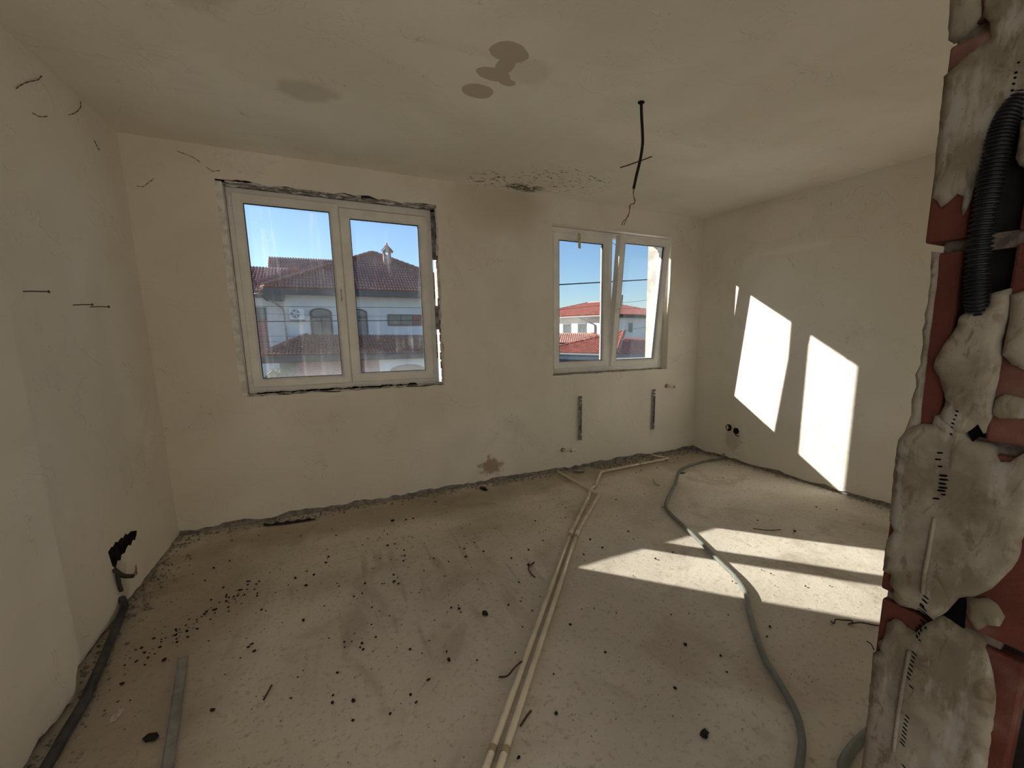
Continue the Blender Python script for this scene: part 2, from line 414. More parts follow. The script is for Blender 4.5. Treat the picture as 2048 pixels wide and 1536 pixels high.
# hall behind the camera
mb = MB(); mb.box(-1.35, 4.25, HY - .2, HY, -.1, H + .05)
mb.box(-1.2, xp, HY, -2.4, -.1, H + .05); mb.box(-1.2, xp, -2.4, -.35, -.1, .45); mb.box(-1.2, xp, -2.4, -.35, 2.35, H + .05)  # side opening made up to hold the added fill light
tag(mb.build('wall_hall', M['wall_left']), kind='structure')

# exposed bricks of the jamb, course by course, with a chase cut for the conduit
zj = [.03, .24, .448, .655, .862, 1.07, 1.277, 1.484, 1.690, 1.90, 2.11, 2.32, 2.53]
yL = [.256, .252, .257, .2545, .2562, .2588, .2470, .2595, .2625, .258, .256, .257]
for i in range(12):
    for (a, b) in ((.224, yL[i]), (.03, .186)) if 1.2 < zj[i] < 1.6 else (((.128, yL[i]),) if zj[i] < 1.1 else ((.128, yL[i]), (.014, .122))):
        mb = MB(); d = random.uniform(0, .003)
        mb.box(XP + d, XP + .05, a, b, zj[i] + .006, zj[i + 1] - .006)
        bevel(mb.build('brick', M['brick'], wall_front), .003, 2)
mb = MB()
for i, z in enumerate(zj): mb.box(XP + .010, XP + .05, .15, min(yL[max(i - 1, 0)], yL[min(i, 11)]) - .002, z - .008, z + .008)
mb.build('mortar_joint', M['jamb_dark'], wall_front)

PIER = {'top_left': [(0.2659, 1.7581), (0.2416, 1.7425), (0.2364, 1.6988), (0.2423, 1.6946), (0.2514, 1.6907), (0.2606, 1.6906)],
'top_main': [(0.26, 1.6568), (0.2447, 1.6665), (0.2341, 1.6727), (0.2252, 1.6741), (0.2287, 1.6889), (0.234, 1.697), (0.24, 1.7415), (0.1987, 1.7151), (0.05, 1.75), (0.05, 1.55), (0.1844, 1.5865), (0.1984, 1.595), (0.2033, 1.5991), (0.2122, 1.5948), (0.2118, 1.5704), (0.2116, 1.5568), (0.2199, 1.5519), (0.2236, 1.5446), (0.2247, 1.5277), (0.2281, 1.5131), (0.23, 1.5194), (0.2298, 1.531), (0.2355, 1.5354), (0.2411, 1.5309), (0.2481, 1.5261), (0.2514, 1.5325), (0.2562, 1.5367), (0.2575, 1.5713), (0.2592, 1.616)],
'right_upper': [(0.1956, 1.5909), (0.1841, 1.5843), (0.1795, 1.5466), (0.1912, 1.5495), (0.1948, 1.5567)],
'mid': [(0.2185, 1.4094), (0.2117, 1.4164), (0.2018, 1.4144), (0.197, 1.4216), (0.1982, 1.4315), (0.1898, 1.4342), (0.1836, 1.436), (0.1825, 1.4064), (0.1849, 1.3821), (0.1821, 1.3674), (0.1826, 1.3474), (0.1839, 1.3269), (0.1821, 1.3117), (0.1861, 1.2911), (0.1911, 1.3007), (0.2008, 1.288), (0.2114, 1.2902), (0.2235, 1.3014), (0.2193, 1.322), (0.2255, 1.3378), (0.2342, 1.3563), (0.2332, 1.3673), (0.2282, 1.3811), (0.2231, 1.3918), (0.2189, 1.4022)],
'mid_right': [(0.1828, 1.4294), (0.1658, 1.4359), (0.1567, 1.3617), (0.1646, 1.3587), (0.1737, 1.363), (0.182, 1.3723), (0.1812, 1.3871), (0.1807, 1.4064)],
'mid_low_right': [(0.182, 1.3271), (0.1755, 1.3331), (0.1629, 1.3308), (0.1529, 1.3311), (0.1507, 1.3132), (0.1621, 1.3101), (0.1763, 1.3096), (0.1821, 1.3117)],
'lower': [(0.2587, 1.2686), (0.2529, 1.2795), (0.2451, 1.2882), (0.2383, 1.2918), (0.2288, 1.2925), (0.2281, 1.3028), (0.2155, 1.3072), (0.2035, 1.2973), (0.2005, 1.2859), (0.1939, 1.2809), (0.1841, 1.281), (0.178, 1.2771), (0.1709, 1.2648), (0.1639, 1.2667), (0.1554, 1.2776), (0.1453, 1.2693), (0.1427, 1.2349), (0.1463, 1.2026), (0.1458, 1.1764), (0.15, 1.1581), (0.1606, 1.1312), (0.1726, 1.1163), (0.1841, 1.1078), (0.19, 1.0921), (0.1957, 1.0794), (0.2018, 1.0692), (0.2118, 1.0744), (0.2212, 1.0718), (0.2359, 1.0675), (0.2438, 1.0722), (0.2429, 1.0834), (0.2489, 1.0901), (0.2479, 1.1007), (0.2568, 1.1027), (0.2572, 1.1424), (0.2509, 1.1582), (0.2567, 1.1675), (0.2585, 1.2191)],
'bottom': [(0.2459, 1.0257), (0.246, 1.0374), (0.2399, 1.0461), (0.2326, 1.0461), (0.227, 1.0424), (0.217, 1.0424), (0.21, 1.0588), (0.2018, 1.0692), (0.1955, 1.0782), (0.187, 1.0769), (0.178, 1.0736), (0.1696, 1.0732), (0.1621, 1.0676), (0.1558, 1.0579), (0.1496, 1.0388), (0.1452, 1.0184), (0.1433, 0.9959), (0.1429, 0.9657), (0.1417, 0.9356), (0.1402, 0.8924), (0.145, .6), (.15, .03), (.254, .03), (0.2528, 0.7653), (0.2518, 0.8459), (0.2539, 0.9351), (0.256, 0.9883), (0.2482, 0.996), (0.252, 1.0054), (0.2475, 1.0149)],
'small': [(0.1788, 1.1127), (0.1715, 1.1134), (0.1631, 1.1196), (0.1549, 1.1153), (0.1489, 1.106), (0.1506, 1.0952), (0.1596, 1.0905), (0.1662, 1.079), (0.1722, 1.0852), (0.1766, 1.0944)],
'edge': [(0.2508, 1.4805), (0.2496, 1.462), (0.2482, 1.4459), (0.2475, 1.4271), (0.2491, 1.4136), (0.2473, 1.4054), (0.2499, 1.3961), (0.2473, 1.3806), (0.2481, 1.3666), (0.2471, 1.3582), (0.2501, 1.3466), (0.2485, 1.3325), (0.2512, 1.3177), (0.2493, 1.3004), (0.2522, 1.2868), (0.2544, 1.2756), (0.2405, 1.2902), (0.2419, 1.336), (0.2426, 1.3752), (0.243, 1.4188), (0.243, 1.4507), (0.2446, 1.4795)]}
def slab(name, poly, x, th, mat, parent, amp=.0025, sc=60, smooth=True):
    """irregular coat of mortar on the jamb face: outline densified, inner grid displaced, rim falling to the brick"""
    ol = []
    for i, p in enumerate(poly):
        q = poly[(i + 1) % len(poly)]; L = math.hypot(q[0] - p[0], q[1] - p[1]); n = max(1, int(L / .006))
        for k in range(n):
            t = k / n; a = Vector((p[0] + (q[0] - p[0]) * t, p[1] + (q[1] - p[1]) * t, 0))
            a.x += .0012 * noise.noise(Vector((a.x * 160, a.y * 160, 1))); a.y += .0012 * noise.noise(Vector((a.x * 160, a.y * 160, 7)))
            ol.append(a)
    bm = bmesh.new()
    ys = [p.x for p in ol]; zs = [p.y for p in ol]
    pts = [Vector((p.x, p.y)) for p in ol]; nb = len(pts)
    edges = [(i, (i + 1) % nb) for i in range(nb)]
    st = .007; yy = min(ys)
    while yy < max(ys):
        zz = min(zs)
        while zz < max(zs):
            q = Vector((yy + random.uniform(-.002, .002), zz + random.uniform(-.002, .002)))
            ins = False; md = 9
            for i in range(nb):
                a, b = pts[i], pts[(i + 1) % nb]
                if (a.y > q.y) != (b.y > q.y) and q.x < (b.x - a.x) * (q.y - a.y) / (b.y - a.y) + a.x: ins = not ins
                md = min(md, (a - q).length)
            if ins and md > .0035: pts.append(q)
            zz += st
        yy += st
    vco, ed, fc, *_ = geometry.delaunay_2d_cdt(pts, edges, [], 1, 1e-6)
    mb = MB(); nv = len(vco)
    rim = [min((Vector(v) - p).length for p in pts[:nb]) for v in vco]; th *= .72
    for v, r_ in zip(vco, rim):
        k = min(1, r_ / .005); k = k * (2 - k)
        h = th * (.45 + .55 * k) + amp * k * (noise.noise(Vector((v.x * sc, v.y * sc * .7, 2))) + .6 * noise.noise(Vector((v.x * sc * 3, v.y * sc * 2, 4))))
        mb.v.append((x - h, v.x, v.y))
    mb.f = [tuple(f) for f in fc]
    be = {}
    for f in fc:
        for i in range(len(f)):
            e = (f[i], f[(i + 1) % len(f)])
            if (e[1], e[0]) in be: del be[(e[1], e[0])]
            else: be[e] = 1
    bk = {}
    for a, b in be:
        for q in (a, b):
            if q not in bk: bk[q] = len(mb.v); mb.v.append((x + .012, vco[q].x, vco[q].y))
        mb.f.append((b, a, bk[a], bk[b]))
    return mb.build(name, mat, parent, smooth=smooth)
for k_, th, am in (('top_left', .006, .0015), ('top_main', .007, .0015), ('right_upper', .006, .001), ('mid', .013, .004), ('mid_right', .010, .003),
               ('mid_low_right', .007, .002), ('lower', .010, .0028), ('bottom', .009, .0025), ('small', .007, .0015), ('edge', .006, .003)):
    slab('mortar_coat', PIER[k_], XP, th, M['jamb'], wall_front, am * .55)
for z0_, z1_ in ((1.80, 2.2), (2.2, 2.58)):
    slab('mortar_coat', [(.05, z0_), (.258, z0_ - .03), (.257, z1_), (.05, z1_)], XP, .007, M['jamb'], wall_front, .0015)
# flat black pieces that paint the shade of deep pockets in the mortar
for nm, pl in (('a', [(0.2018, 1.2965), (0.1911, 1.3007), (0.1868, 1.291), (0.1939, 1.2809)]), ('b', [(0.1957, 1.0794), (0.1841, 1.1078), (0.179, 1.1078), (0.1768, 1.0744)])):
    mb = MB(); mb.prism(pl, lambda p: (XP + .002, p[0], p[1]), (-1, 0, 0), .003); mb.build('pocket_shade', M['hole_shade'], wall_front)
# slots of the expanded metal bead showing through
SLOT = [(0.2019, 1.6402), (0.2026, 1.6322), (0.2028, 1.628), (0.2032, 1.6231), (0.2035, 1.6177), (0.2038, 1.6114), (0.2048, 1.6054), (0.2068, 1.3119), (0.2071, 1.3075), (0.2079, 1.303), (0.2086, 1.2985), (0.2093, 1.294), (0.2097, 1.2862), (0.2166, 1.2638), (0.2175, 1.2561), (0.2149, 1.2488), (0.2108, 1.2397), (0.2099, 1.2354), (0.2106, 1.2305), (0.2097, 1.2262), (0.2106, 1.2225), (0.2084, 1.2186), (0.2143, 1.2119), (0.2102, 1.0944), (0.211, 1.0889), (0.2127, 1.0828), (0.2114, 1.0797), (0.2137, 1.0745), (0.216, 1.0692), (0.2097, 1.0642), (0.212, 1.0588), (0.2099, 1.0576), (0.2131, 1.0516), (0.2145, 1.0467), (0.215, 1.0424), (0.2129, 1.0412), (0.2135, 1.0197), (0.2138, 1.0141), (0.2142, 1.0085), (0.2146, 1.0028), (0.215, 0.9971), (0.2153, 0.9914), (0.2157, 0.9857), (0.2117, 0.9766), (0.2112, 0.9356), (0.2116, 0.9296), (0.212, 0.9237), (0.2119, 0.9181), (0.2118, 0.9125), (0.2117, 0.9069), (0.2121, 0.9008), (0.2126, 0.896), (0.207, 0.8685), (0.2072, 0.861)]
from mathutils.bvhtree import BVHTree
_v, _p = [], []
for o in wall_front.children:
    if o.name.split('.')[0] in ('mortar_coat', 'brick'):
        n_ = len(_v); _v += [v.co.copy() for v in o.data.vertices]; _p += [[q + n_ for q in p.vertices] for p in o.data.polygons]
face = BVHTree.FromPolygons(_v, _p)
mb = MB(); rs = random.Random(3)
for (y, z) in SLOT:
    wide = 1.22 < z < 1.245 or 1.04 < z < 1.09
    hw = .0016 if z > 1.6 or 1.28 < z < 1.32 else (.0044 if wide else .0034); hh = .0009 if z > 1.27 else (.0012 if wide else .0010)
    hw *= rs.uniform(.7, 1.15); tl = -.22 if 1.2 < z < 1.27 else .5
    P_ = []
    for a, b in ((-1, -.2), (-.5, -1), (.6, -.9), (1, .1), (.5, 1), (-.6, .9)):
        a *= hw; b *= hh; yy, zz = y + a * math.cos(tl) - b * math.sin(tl), z + a * math.sin(tl) + b * math.cos(tl)
        h_ = face.ray_cast(Vector((XP - .08, yy, zz)), Vector((1, 0, 0)))[0]
        P_.append((min((h_.x if h_ else XP), XP + .001) - .0004, yy, zz))
    mb.add(P_, [(0, 1, 2, 3, 4, 5)])
bead = mb.build('corner_bead', M['hole_shade'], wall_front, fix=False); bead['kind'] = 'stuff'; bead['label'] = 'slotted metal corner bead showing through the mortar'

mb = MB(); mb.tube(smooth_path([(XP - .0065, .2135, 1.19), (XP - .0095, .2130, 1.15), (XP - .0095, .2140, 1.12), (XP - .0085, .2135, 1.098)], 8), .0022, 7); mb.tube(smooth_path([(XP - .007, .2185, 1.02), (XP - .009, .2190, .98), (XP - .009, .2195, .93), (XP - .008, .219, .88)], 8), .0022, 7)
mb.build('bead_ridge', M['jamb'], wall_front, smooth=True)
# corrugated conduit in the chase
cpts = smooth_path([(XP + .004, .1985, 1.612), (XP - .004, 0.2042, 1.5952), (XP - .006, 0.207, 1.5777), (XP - .006, 0.2082, 1.5557), (XP - .006, 0.2088, 1.533), (XP - .006, 0.2099, 1.5052), (XP - .005, 0.2103, 1.4766), (XP - .005, 0.2083, 1.4471), (XP - .004, 0.2063, 1.4271), (XP + .004, 0.2054, 1.410)], 36)
mb = MB(); mb.tube(cpts, [.0092 + .0016 * math.sin(i * 1.05) for i in range(len(cpts))], 14)
tag(mb.build('corrugated_conduit', M['black'], smooth=True), 'black corrugated conduit running down the broken brick door jamb', 'conduit')

# ------------------------------------------------------------------ windows
YF = D + .088            # frame front
def sash(name, x0, x1, z0, z1, yf, glass, parent, prof=.062, dp=.055):
    mb = MB(); mb.ring(x0, x1, z0, z1, [(.004, yf + dp), (0, yf + dp - .005), (0, yf + .004), (.004, yf), (prof - .014, yf), (prof - .010, yf + .003), (prof - .009, yf + .006),
                                         (prof, yf + .014), (prof, yf + dp)], closed=True)
    s = mb.build(name, M['pvc'], parent)
    g = MB(); g.ring(x0, x1, z0, z1, [(prof - .001, yf + .015), (prof + .0045, yf + .016), (prof + .0045, yf + .034), (prof - .001, yf + .034)], closed=True)
    g.build('gasket', M['gasket'], s)
    p = MB(); p.box(x0 + prof - .004, x1 - prof + .004, yf + .022, yf + .026, z0 + prof - .004, z1 - prof + .004)
    p.build('glass_pane', glass, s)
    return s
def wframe(x0, x1, z0, z1, parent, wd=.045):
    mb = MB(); mb.ring(x0, x1, z0, z1, [(0, YF + .065), (0, YF), (wd - .004, YF), (wd, YF + .004), (wd, YF + .065)], closed=True)
    return mb.build('window_frame', M['pvc'], parent)

win1 = tag(empty('window_1', (0, 0, 0)), 'white two-sash window with dusty streaked glass facing the tiled house', kind='structure')
wframe(-.512, .868, .958, 2.382, win1, .05)
s1 = sash('sash', -.482, .178, 1.005, 2.352, YF - .014, M['glass_dirty'], win1)
s2 = sash('sash', .184, .836, 1.005, 2.328, YF - .006, M['glass_dirty'], win1, .070)
mb = MB(); mb.box(.145, .163, YF - .019, YF - .014, 1.63, 1.74); hp = bevel(mb.build('handle_plate', M['pvc'], s1), .004, 2)
mb = MB(); mb.box(.150, .158, YF - .0205, YF - .0188, 1.642, 1.728); mb.build('slot', M['greyfill'], s1)
mb = MB()
for hx, hz in ((-.505, 1.03), (-.505, 2.26), (.842, 1.03), (.842, 2.22)):
    mb.tube([(hx + .01, YF - .012, hz), (hx + .01, YF - .012, hz + .07)], .008, 8)
mb.build('hinge', M['pvc'], win1)

mb = MB(); mb.box(.172, .190, YF + .012, YF + .06, 1.01, 2.33); mb.build('mullion', M['pvc'], win1)  # bar added behind the sash gap to stop sunlight leaking through
mb = MB(); mb.box(-.57, -.505, YF + .012, YF + .055, .92, 2.43); mb.box(-.545, .935, YF + .012, YF + .055, .92, .965); mb.box(-.57, .935, YF + .012, YF + .055, 2.375, 2.43); mb.box(.86, .935, YF + .012, YF + .055, 2.0, 2.43); mb.box(.86, .935, YF + .012, YF + .055, 1.42, 1.62)
mb.build('mounting_foam', M['greyfill'], win1)
win2 = tag(empty('window_2', (0, 0, 0)), 'white two-sash window in the corner with its right sash tilted open', kind='structure')
wframe(1.965, 3.378, .985, 2.368, win2, .05)
s3 = sash('sash', 2.005, 2.648, 1.028, 2.325, YF - .008, M['glass_clean'], win2, .070)
mb = MB(); mb.box(2.645, 2.688, YF + .004, YF + .06, 1.03, 2.325); mb.build('mullion', M['pvc'], win2)
s4 = sash('sash', -.315, .322, 0, 1.31, 0, M['glass_clean'], win2, .070, .085)
s4.location = (3.0, YF - .008, 1.022); s4.rotation_euler = (R(6.0), 0, 0)
mb = MB(); mb.box(-.296, -.268, -.006, .001, .56, .66); rosette = bevel(mb.build('handle', M['pvc'], s4), .004, 2)
mbv = MB(); mbv.tube(smooth_path([(-.282, -.004, .60), (-.282, -.035, .60), (-.280, -.046, .612), (-.276, -.048, .66), (-.274, -.046, .74)], 6), .0085, 10)
hh = mbv.build('handle_lever', M['pvc'], s4, smooth=True)
for sx in (-1, 1):                                       # tilt stay arms
    mb = MB(); mb.box(-.006, .006, -.001, .001, 0, .16, Matrix.Rotation(R(-70), 3, 'X'), (0, 0, 0))
    q = mb.build('stay_arm', M['steel'], s4); q.location = (sx * .300, .03, 1.20)
mb = MB(); mb.box(1.92, 1.972, YF + .012, YF + .055, .95, 2.39); mb.box(1.92, 3.41, YF + .012, YF + .055, .95, .992); mb.box(1.92, 3.41, YF + .012, YF + .055, 2.36, 2.40); mb.box(3.37, 3.41, YF + .012, YF + .055, .95, 2.39)
mb.build('mounting_foam', M['greyfill'], win2)
mb = MB(); mb.box(2.28, 2.302, YF - .018, YF - .006, 2.19, 2.33); tag(mb.build('tape_strip', simple('yellowed_tape', (.70, .58, .38), .6), win2))

# reveal linings
def rough_strip(name, p0, p1, wv, nv, n, m, amp, mat, parent, seed, edge=.5):
    """ribbon from p0 to p1, width vector wv, lumps along normal nv"""
    p0, p1, wv, nv = map(Vector, (p0, p1, wv, nv)); mb = MB()
    for j in range(m + 1):
        for i in range(n + 1):
            t = i / n; u = j / m; L = (p1 - p0).length
            eg = edge * noise.noise(Vector((t * L * 11, seed, 3))) + .5 * edge * noise.noise(Vector((t * L * 31, seed, 9)))
            uu = u * (1 + eg) if j else 0
            h = amp * (.5 + noise.noise(Vector((t * L * 16, u * 2 + seed, 0))) + .5 * noise.noise(Vector((t * L * 45, u * 5 + seed, 4))))
            mb.v.append(tuple(p0 + (p1 - p0) * t + wv * uu + nv * h))
    for j in range(m):
        for i in range(n):
            a = j * (n + 1) + i; mb.f.append((a, a + 1, a + n + 2, a + n + 1))
    b0 = len(mb.v)
    return mb.build(name, mat, parent, smooth=True)
yfr = YF + .01
x0, x1, z0, z1 = C1
mb = MB(); mb.box(x0, x0 + .046, D + .004, yfr, z0, z1 - .03); bevel(mb.build('reveal_plaster', M['gypsum'], wall_back), .006, 2)
rough_strip('reveal_plaster', (x0 + .02, D + .002, z1 - .032), (x1, D + .002, z1 - .030), (0, .11, .002), (0, 0, -1), 110, 8, .012, M['greyfill'], wall_back, 2.2, .1)
for a, b, mt, sd in ((-.50, -.05, 'gypsum', 1), (.06, .34, 'gypsum', 4), (.46, .58, 'gypsum', 8), (.64, .90, 'gypsum', 5), (-.2, .15, 'greyfill', 9)):
    rough_strip('reveal_lump', (a, D + .001, z1 - .020), (b, D + .001, z1 - .018), (0, .05, -.014), (0, -.5, -1), 40, 5, .013, M[mt], wall_back, 10 + sd, .5)
mb = MB(); mb.box(x0, x1, D + .002, yfr + .03, z0 - .01, z0 + .012); mb.build('sill_bed', M['greyfill'], wall_back)
rough_strip('sill_rubble', (x0 + .02, D - .003, z0 + .026), (x1 - .01, D - .003, z0 + .028), (0, .06, 0), (0, -.25, 1), 150, 6, .012, M['gypsum'], wall_back, 4.4, .25)
rough_strip('sill_rubble', (x0 + .10, D + .030, z0 + .034), (x1 - .25, D + .030, z0 + .036), (0, .04, 0), (0, 0, 1), 110, 4, .012, M['dark'], wall_back, 7.4, .4)
# bricks of the broken right reveal, with gypsum left on some of them
z = z0
i = 0
while z < z1 - .03:
    hgt = .066
    mb = MB(); dd = random.uniform(0, .008); mb.box(x1 - .026 + dd, x1 + .01, D + .014 + random.uniform(0, .006), yfr + .04, z + .004, min(z + hgt, z1 - .01))
    bevel(mb.build('brick', M['brick'], wall_back), .003, 1); z += hgt + .011; i += 1
for a, b, sd in ((.95, 1.22, 1), (1.30, 1.36, 2), (1.50, 1.66, 3), (1.72, 1.98, 4), (2.02, 2.16, 5)):
    rough_strip('reveal_plaster', (x1 - .030, D + .004, a), (x1 - .028, D + .004, b), (0, .055, 0), (-1, 0, 0), 40, 5, .009, M['gypsum'], wall_back, 30 + sd, .6)
rough_strip('reveal_plaster', (x1 - .024, D - .0005, z0 + .02), (x1 - .026, D - .0005, z1 - .04), (-.012, .018, 0), (-.5, -.4, 0), 140, 3, .006, M['gypsum'], wall_back, 41, .6)
# second window
x0, x1, z0, z1 = C2
mb = MB(); mb.box(x1 - .006, x1 + .004, D + .003, yfr + .01, z0, z1); mb.build('reveal_plaster', M['wall'], wall_back)
mb = MB(); mb.box(x0, x1, D + .003, yfr + .01, z1 - .012, z1); mb.build('reveal_plaster', M['wall'], wall_back)
mb = MB(); mb.box(x0, x0 + .022, D + .003, yfr + .01, z0, z1); mb.build('reveal_plaster', M['wall'], wall_back)
mb = MB(); mb.box(x0, x1, D + .003, yfr + .03, z0 - .01, z0 + .018); mb.build('sill_bed', M['wall'], wall_back)
rough_strip('sill_rubble', (x0 + .02, D - .002, z0 + .026), (x1 - .55, D - .002, z0 + .024), (0, .06, 0), (0, -.2, 1), 90, 5, .009, M['greyfill'], wall_back, 14.4, .3)
# outside insulation boards around the openings
for c, yo in ((C1, YE + .06), (C2, YE + .17)):
    mb = MB(); a = .006
    mb.box(c[0], c[0] + .012, YF + .066, yo, c[2], c[3]); mb.box(c[1] - .012, c[1], YF + .066, yo, c[2], c[3]); mb.box(c[0], c[1], YF + .066, yo, c[3] - .012, c[3])
    mb.box(c[0], c[1], YF + .066, yo + .03, c[2] - .02, c[2] + .012)
    mb.build('outer_reveal', M['cement_pale'], wall_back)

# ------------------------------------------------------------------ fittings on the walls
def bracket(x, zb, zt, label):
    t = tag(empty('radiator_bracket', (x, D, (zb + zt) / 2)), label, 'bracket', 'radiator brackets under the corner window'); h = (zt - zb) / 2
    mb = MB(); wd = .017
    mb.box(-wd, wd, -.003, .0, -h, h); mb.box(-wd, -wd + .003, -.022, -.003, -h, h); mb.box(wd - .003, wd, -.022, -.003, -h, h)
    bevel(mb.build('rail', M['steel'], t), .001, 1)
    for s_ in (-1, 1):
        c = MB(); c.box(-.012, .012, -.030, -.003, -.028, .028)
        o = bevel(c.build('hook', M['steel'], t), .003, 1); o.location = (0, 0, s_ * (h - .045))
        c = MB(); c.tube([(0, -.030, 0), (0, -.036, 0)], .006, 8); b = c.build('screw', M['black'], o)
    for s_ in (-.45, .45):
        c = MB(); c.box(-.006, .006, -.0036, -.0028, -.02, .02); o = c.build('slot', M['black'], t); o.location = (0, 0, s_ * h)
bracket(2.256, .30, .752, 'galvanised steel radiator bracket below the middle of the corner window, left one')
bracket(3.203, .308, .76, 'galvanised steel radiator bracket nearer the room corner, right one')
def stub(x, z, label):
    t = tag(empty('pipe_stub', (x, D, z)), label, 'pipe', 'capped heating pipe stubs in the window wall')
    mb = MB(); mb.tube([(-.05, .01, 0), (-.05, -.03, 0), (-.045, -.042, 0), (-.03, -.048, -.002), (.005, -.05, -.006)], .011, 12); mb.build('elbow', M['pipe'], t, smooth=True)
    mb = MB(); mb.tube([(.005, -.05, -.006), (.022, -.05, -.008)], .016, 6); mb.build('nut', M['brass'], t)
    mb = MB(); mb.tube([(.022, -.05, -.008), (.062, -.05, -.006)], .0125, 12); mb.tube([(.055, -.05, -.006), (.066, -.05, -.006)], .017, 12); mb.build('cap', M['pvc'], t, smooth=False)
    mb = MB(); mb.tube([(-.05, .0, 0), (-.05, -.006, 0)], .022, 14); mb.build('collar', M['rubble'], t)
stub(3.44, .785, 'capped pipe stub sticking out near the room corner, upper one')
stub(2.11, .222, 'capped pipe stub low under the left radiator bracket')

# socket holes in the right wall
t = tag(empty('socket_box', (xwall_right(3.165), 3.165, .35)), 'pair of black socket box holes with wire ends in the sunlit wall', 'socket')
for dy, dz, r_ in ((.050, .006, .038), (-.045, -.012, .034)):
    mb = MB(); n = 20
    prof = [(.010, r_), (-.006, r_), (-.006, r_ * .78), (.010, r_ * .72)]
    for x, q in prof:
        for k in range(n): mb.v.append((x, dy + q * math.cos(2 * math.pi * k / n), dz + q * math.sin(2 * math.pi * k / n)))
    for j in range(3):
        for k in range(n): mb.f.append((j * n + k, j * n + (k + 1) % n, (j + 1) * n + (k + 1) % n, (j + 1) * n + k))
    ring = mb.build('box_rim', M['black'], t, smooth=False)
    mb = MB(); mb.tube([(-.0008, dy, dz), (-.0022, dy, dz)], r_ * .86, 16); mb.build('box_hole_shade', M['dark'], ring)  # flat dark disc, the shade of the box hole painted as colour
    mb = MB(); mb.tube(smooth_path([(-.001, dy - .01, dz - .005), (-.014, dy - .012, dz), (-.020, dy - .004, dz + .014), (-.018, dy + .012, dz + .008)], 5), .0045, 6); mb.build('wire_end', M['greyfill'] if dy > 0 else M['black'], ring)
mb = MB(); mb.tube(smooth_path([(-.004, -.045, -.03), (-.022, -.06, -.05), (-.018, -.10, -.06)], 5), .005, 6); mb.build('wire_end', M['black'], t)

# slot chased in the left wall with a cut cable
xw = xwall_left(2.85)
t = tag(empty('cable_chase', (xw, 2.85, .3)), 'ragged black slot broken into the left wall above a cut cable', 'hole')
pl = [(2.749, .343), (2.79, .352), (2.80, .343), (2.836, .357), (2.855, .345), (2.90, .352), (2.915, .340), (2.954, .350), (2.97, .336), (3.02, .335), (3.084, .312), (3.075, .294), (3.043, .272), (3.02, .285), (2.985, .268), (2.96, .283), (2.929, .275), (2.91, .262), (2.87, .270), (2.85, .248), (2.82, .262), (2.79, .236), (2.765, .262)]
mb = MB(); mb.prism([(a - 2.85, b - .3) for a, b in pl], lambda p: (AL * p[0], p[0], p[1]), (1, 0, 0), .0018); mb.build('slot', M['dark'], t)  # thin dark sheet on the wall, paints the shade inside the slot
for k in range(5):
    mb = MB(); yq = 2.79 + .06 * k - 2.85; mb.tube(smooth_path([(.001, yq, -.03 + .008 * k), (.010, yq + .006, .0), (.002, yq + .004, .048 - .006 * k)], 4), .004, 5); mb.build('plaster_bridge', M['dark'], t)
mb = MB(); mb.tube(smooth_path([(.001, 2.765 - 2.85, -.055), (.018, 2.765 - 2.85, -.085), (.028, 2.79 - 2.85, -.115), (.04, 2.84 - 2.85, -.145)], 6), .011, 10); mb.build('cut_cable', M['darkcond'], t, smooth=True)
mb = MB()
for k in range(3): mb.tube(smooth_path([(.04, -.01, -.145), (.045, .02, -.155 + .012 * k), (.04, .05, -.150 + .018 * k)], 4), .0028, 5)
mb.build('wire_end', M['copper'], t)
mb = MB(); mb.tube(smooth_path([(.012, -.085, -.08), (.010, -.08, -.13), (.006, -.06, -.19)], 5), .009, 8); mb.build('cable_tail', M['darkcond'], t, smooth=True)

# nails in the left wall
for k, (y, z, dy, lab) in enumerate(((2.483, 1.565, .10, 'bent rusty nail in the left wall, the one nearest the doorway'), (2.84, 1.533, .085, 'rusty nail in the left wall, middle of three'), (2.998, 1.532, .11, 'rusty nail in the left wall, closest to the window corner'))):
    mb = MB(); xw = xwall_left(y)
    mb.tube(smooth_path([(xw - .01, y, z), (xw + .02, y + .012, z + .003), (xw + .05, y + dy * .55, z + .006)], 4), .0026, 6)
    mb.tube([(xw + .05, y + dy * .55, z + .006), (xw + .0525, y + dy * .57, z + .0063)], .006, 8)
    tag(mb.build('wall_nail', M['rust']), lab, 'nail', 'nails in the left wall')

def thread(pts, lab):
    mb = MB(); mb.tube(smooth_path(pts, 5), [.0006 + .0016 * abs(math.sin(i * .9)) for i in range(5 * (len(pts) - 1) + 1)], 5); tag(mb.build('cobweb_thread', M['jamb_dark']), lab, 'cobweb', 'sooty cobweb threads')
for P_, lab in (([(-1.028, 2.69, 2.376), (-1.027, 2.733, 2.41), (-1.026, 2.803, 2.455), (-1.024, 2.875, 2.495), (-1.024, 2.916, 2.53)], 'sooty cobweb thread high on the left wall, nearest the doorway'),
                ([(-1.026, 2.778, 2.326), (-1.025, 2.833, 2.332), (-1.024, 2.905, 2.362)], 'short sooty cobweb thread just below the longest one on the left wall'),
                ([(-1.017, 3.266, 2.58), (-1.017, 3.258, 2.55), (-1.018, 3.189, 2.494), (-1.02, 3.114, 2.453)], 'curled sooty cobweb thread under the ceiling edge of the left wall'),
                ([(-1.015, 3.353, 2.427), (-1.015, 3.374, 2.41), (-1.014, 3.401, 2.392)], 'short sooty cobweb thread on the left wall nearest its inner corner')):
    thread([(p[0] + .005, p[1], p[2]) for p in P_], lab)
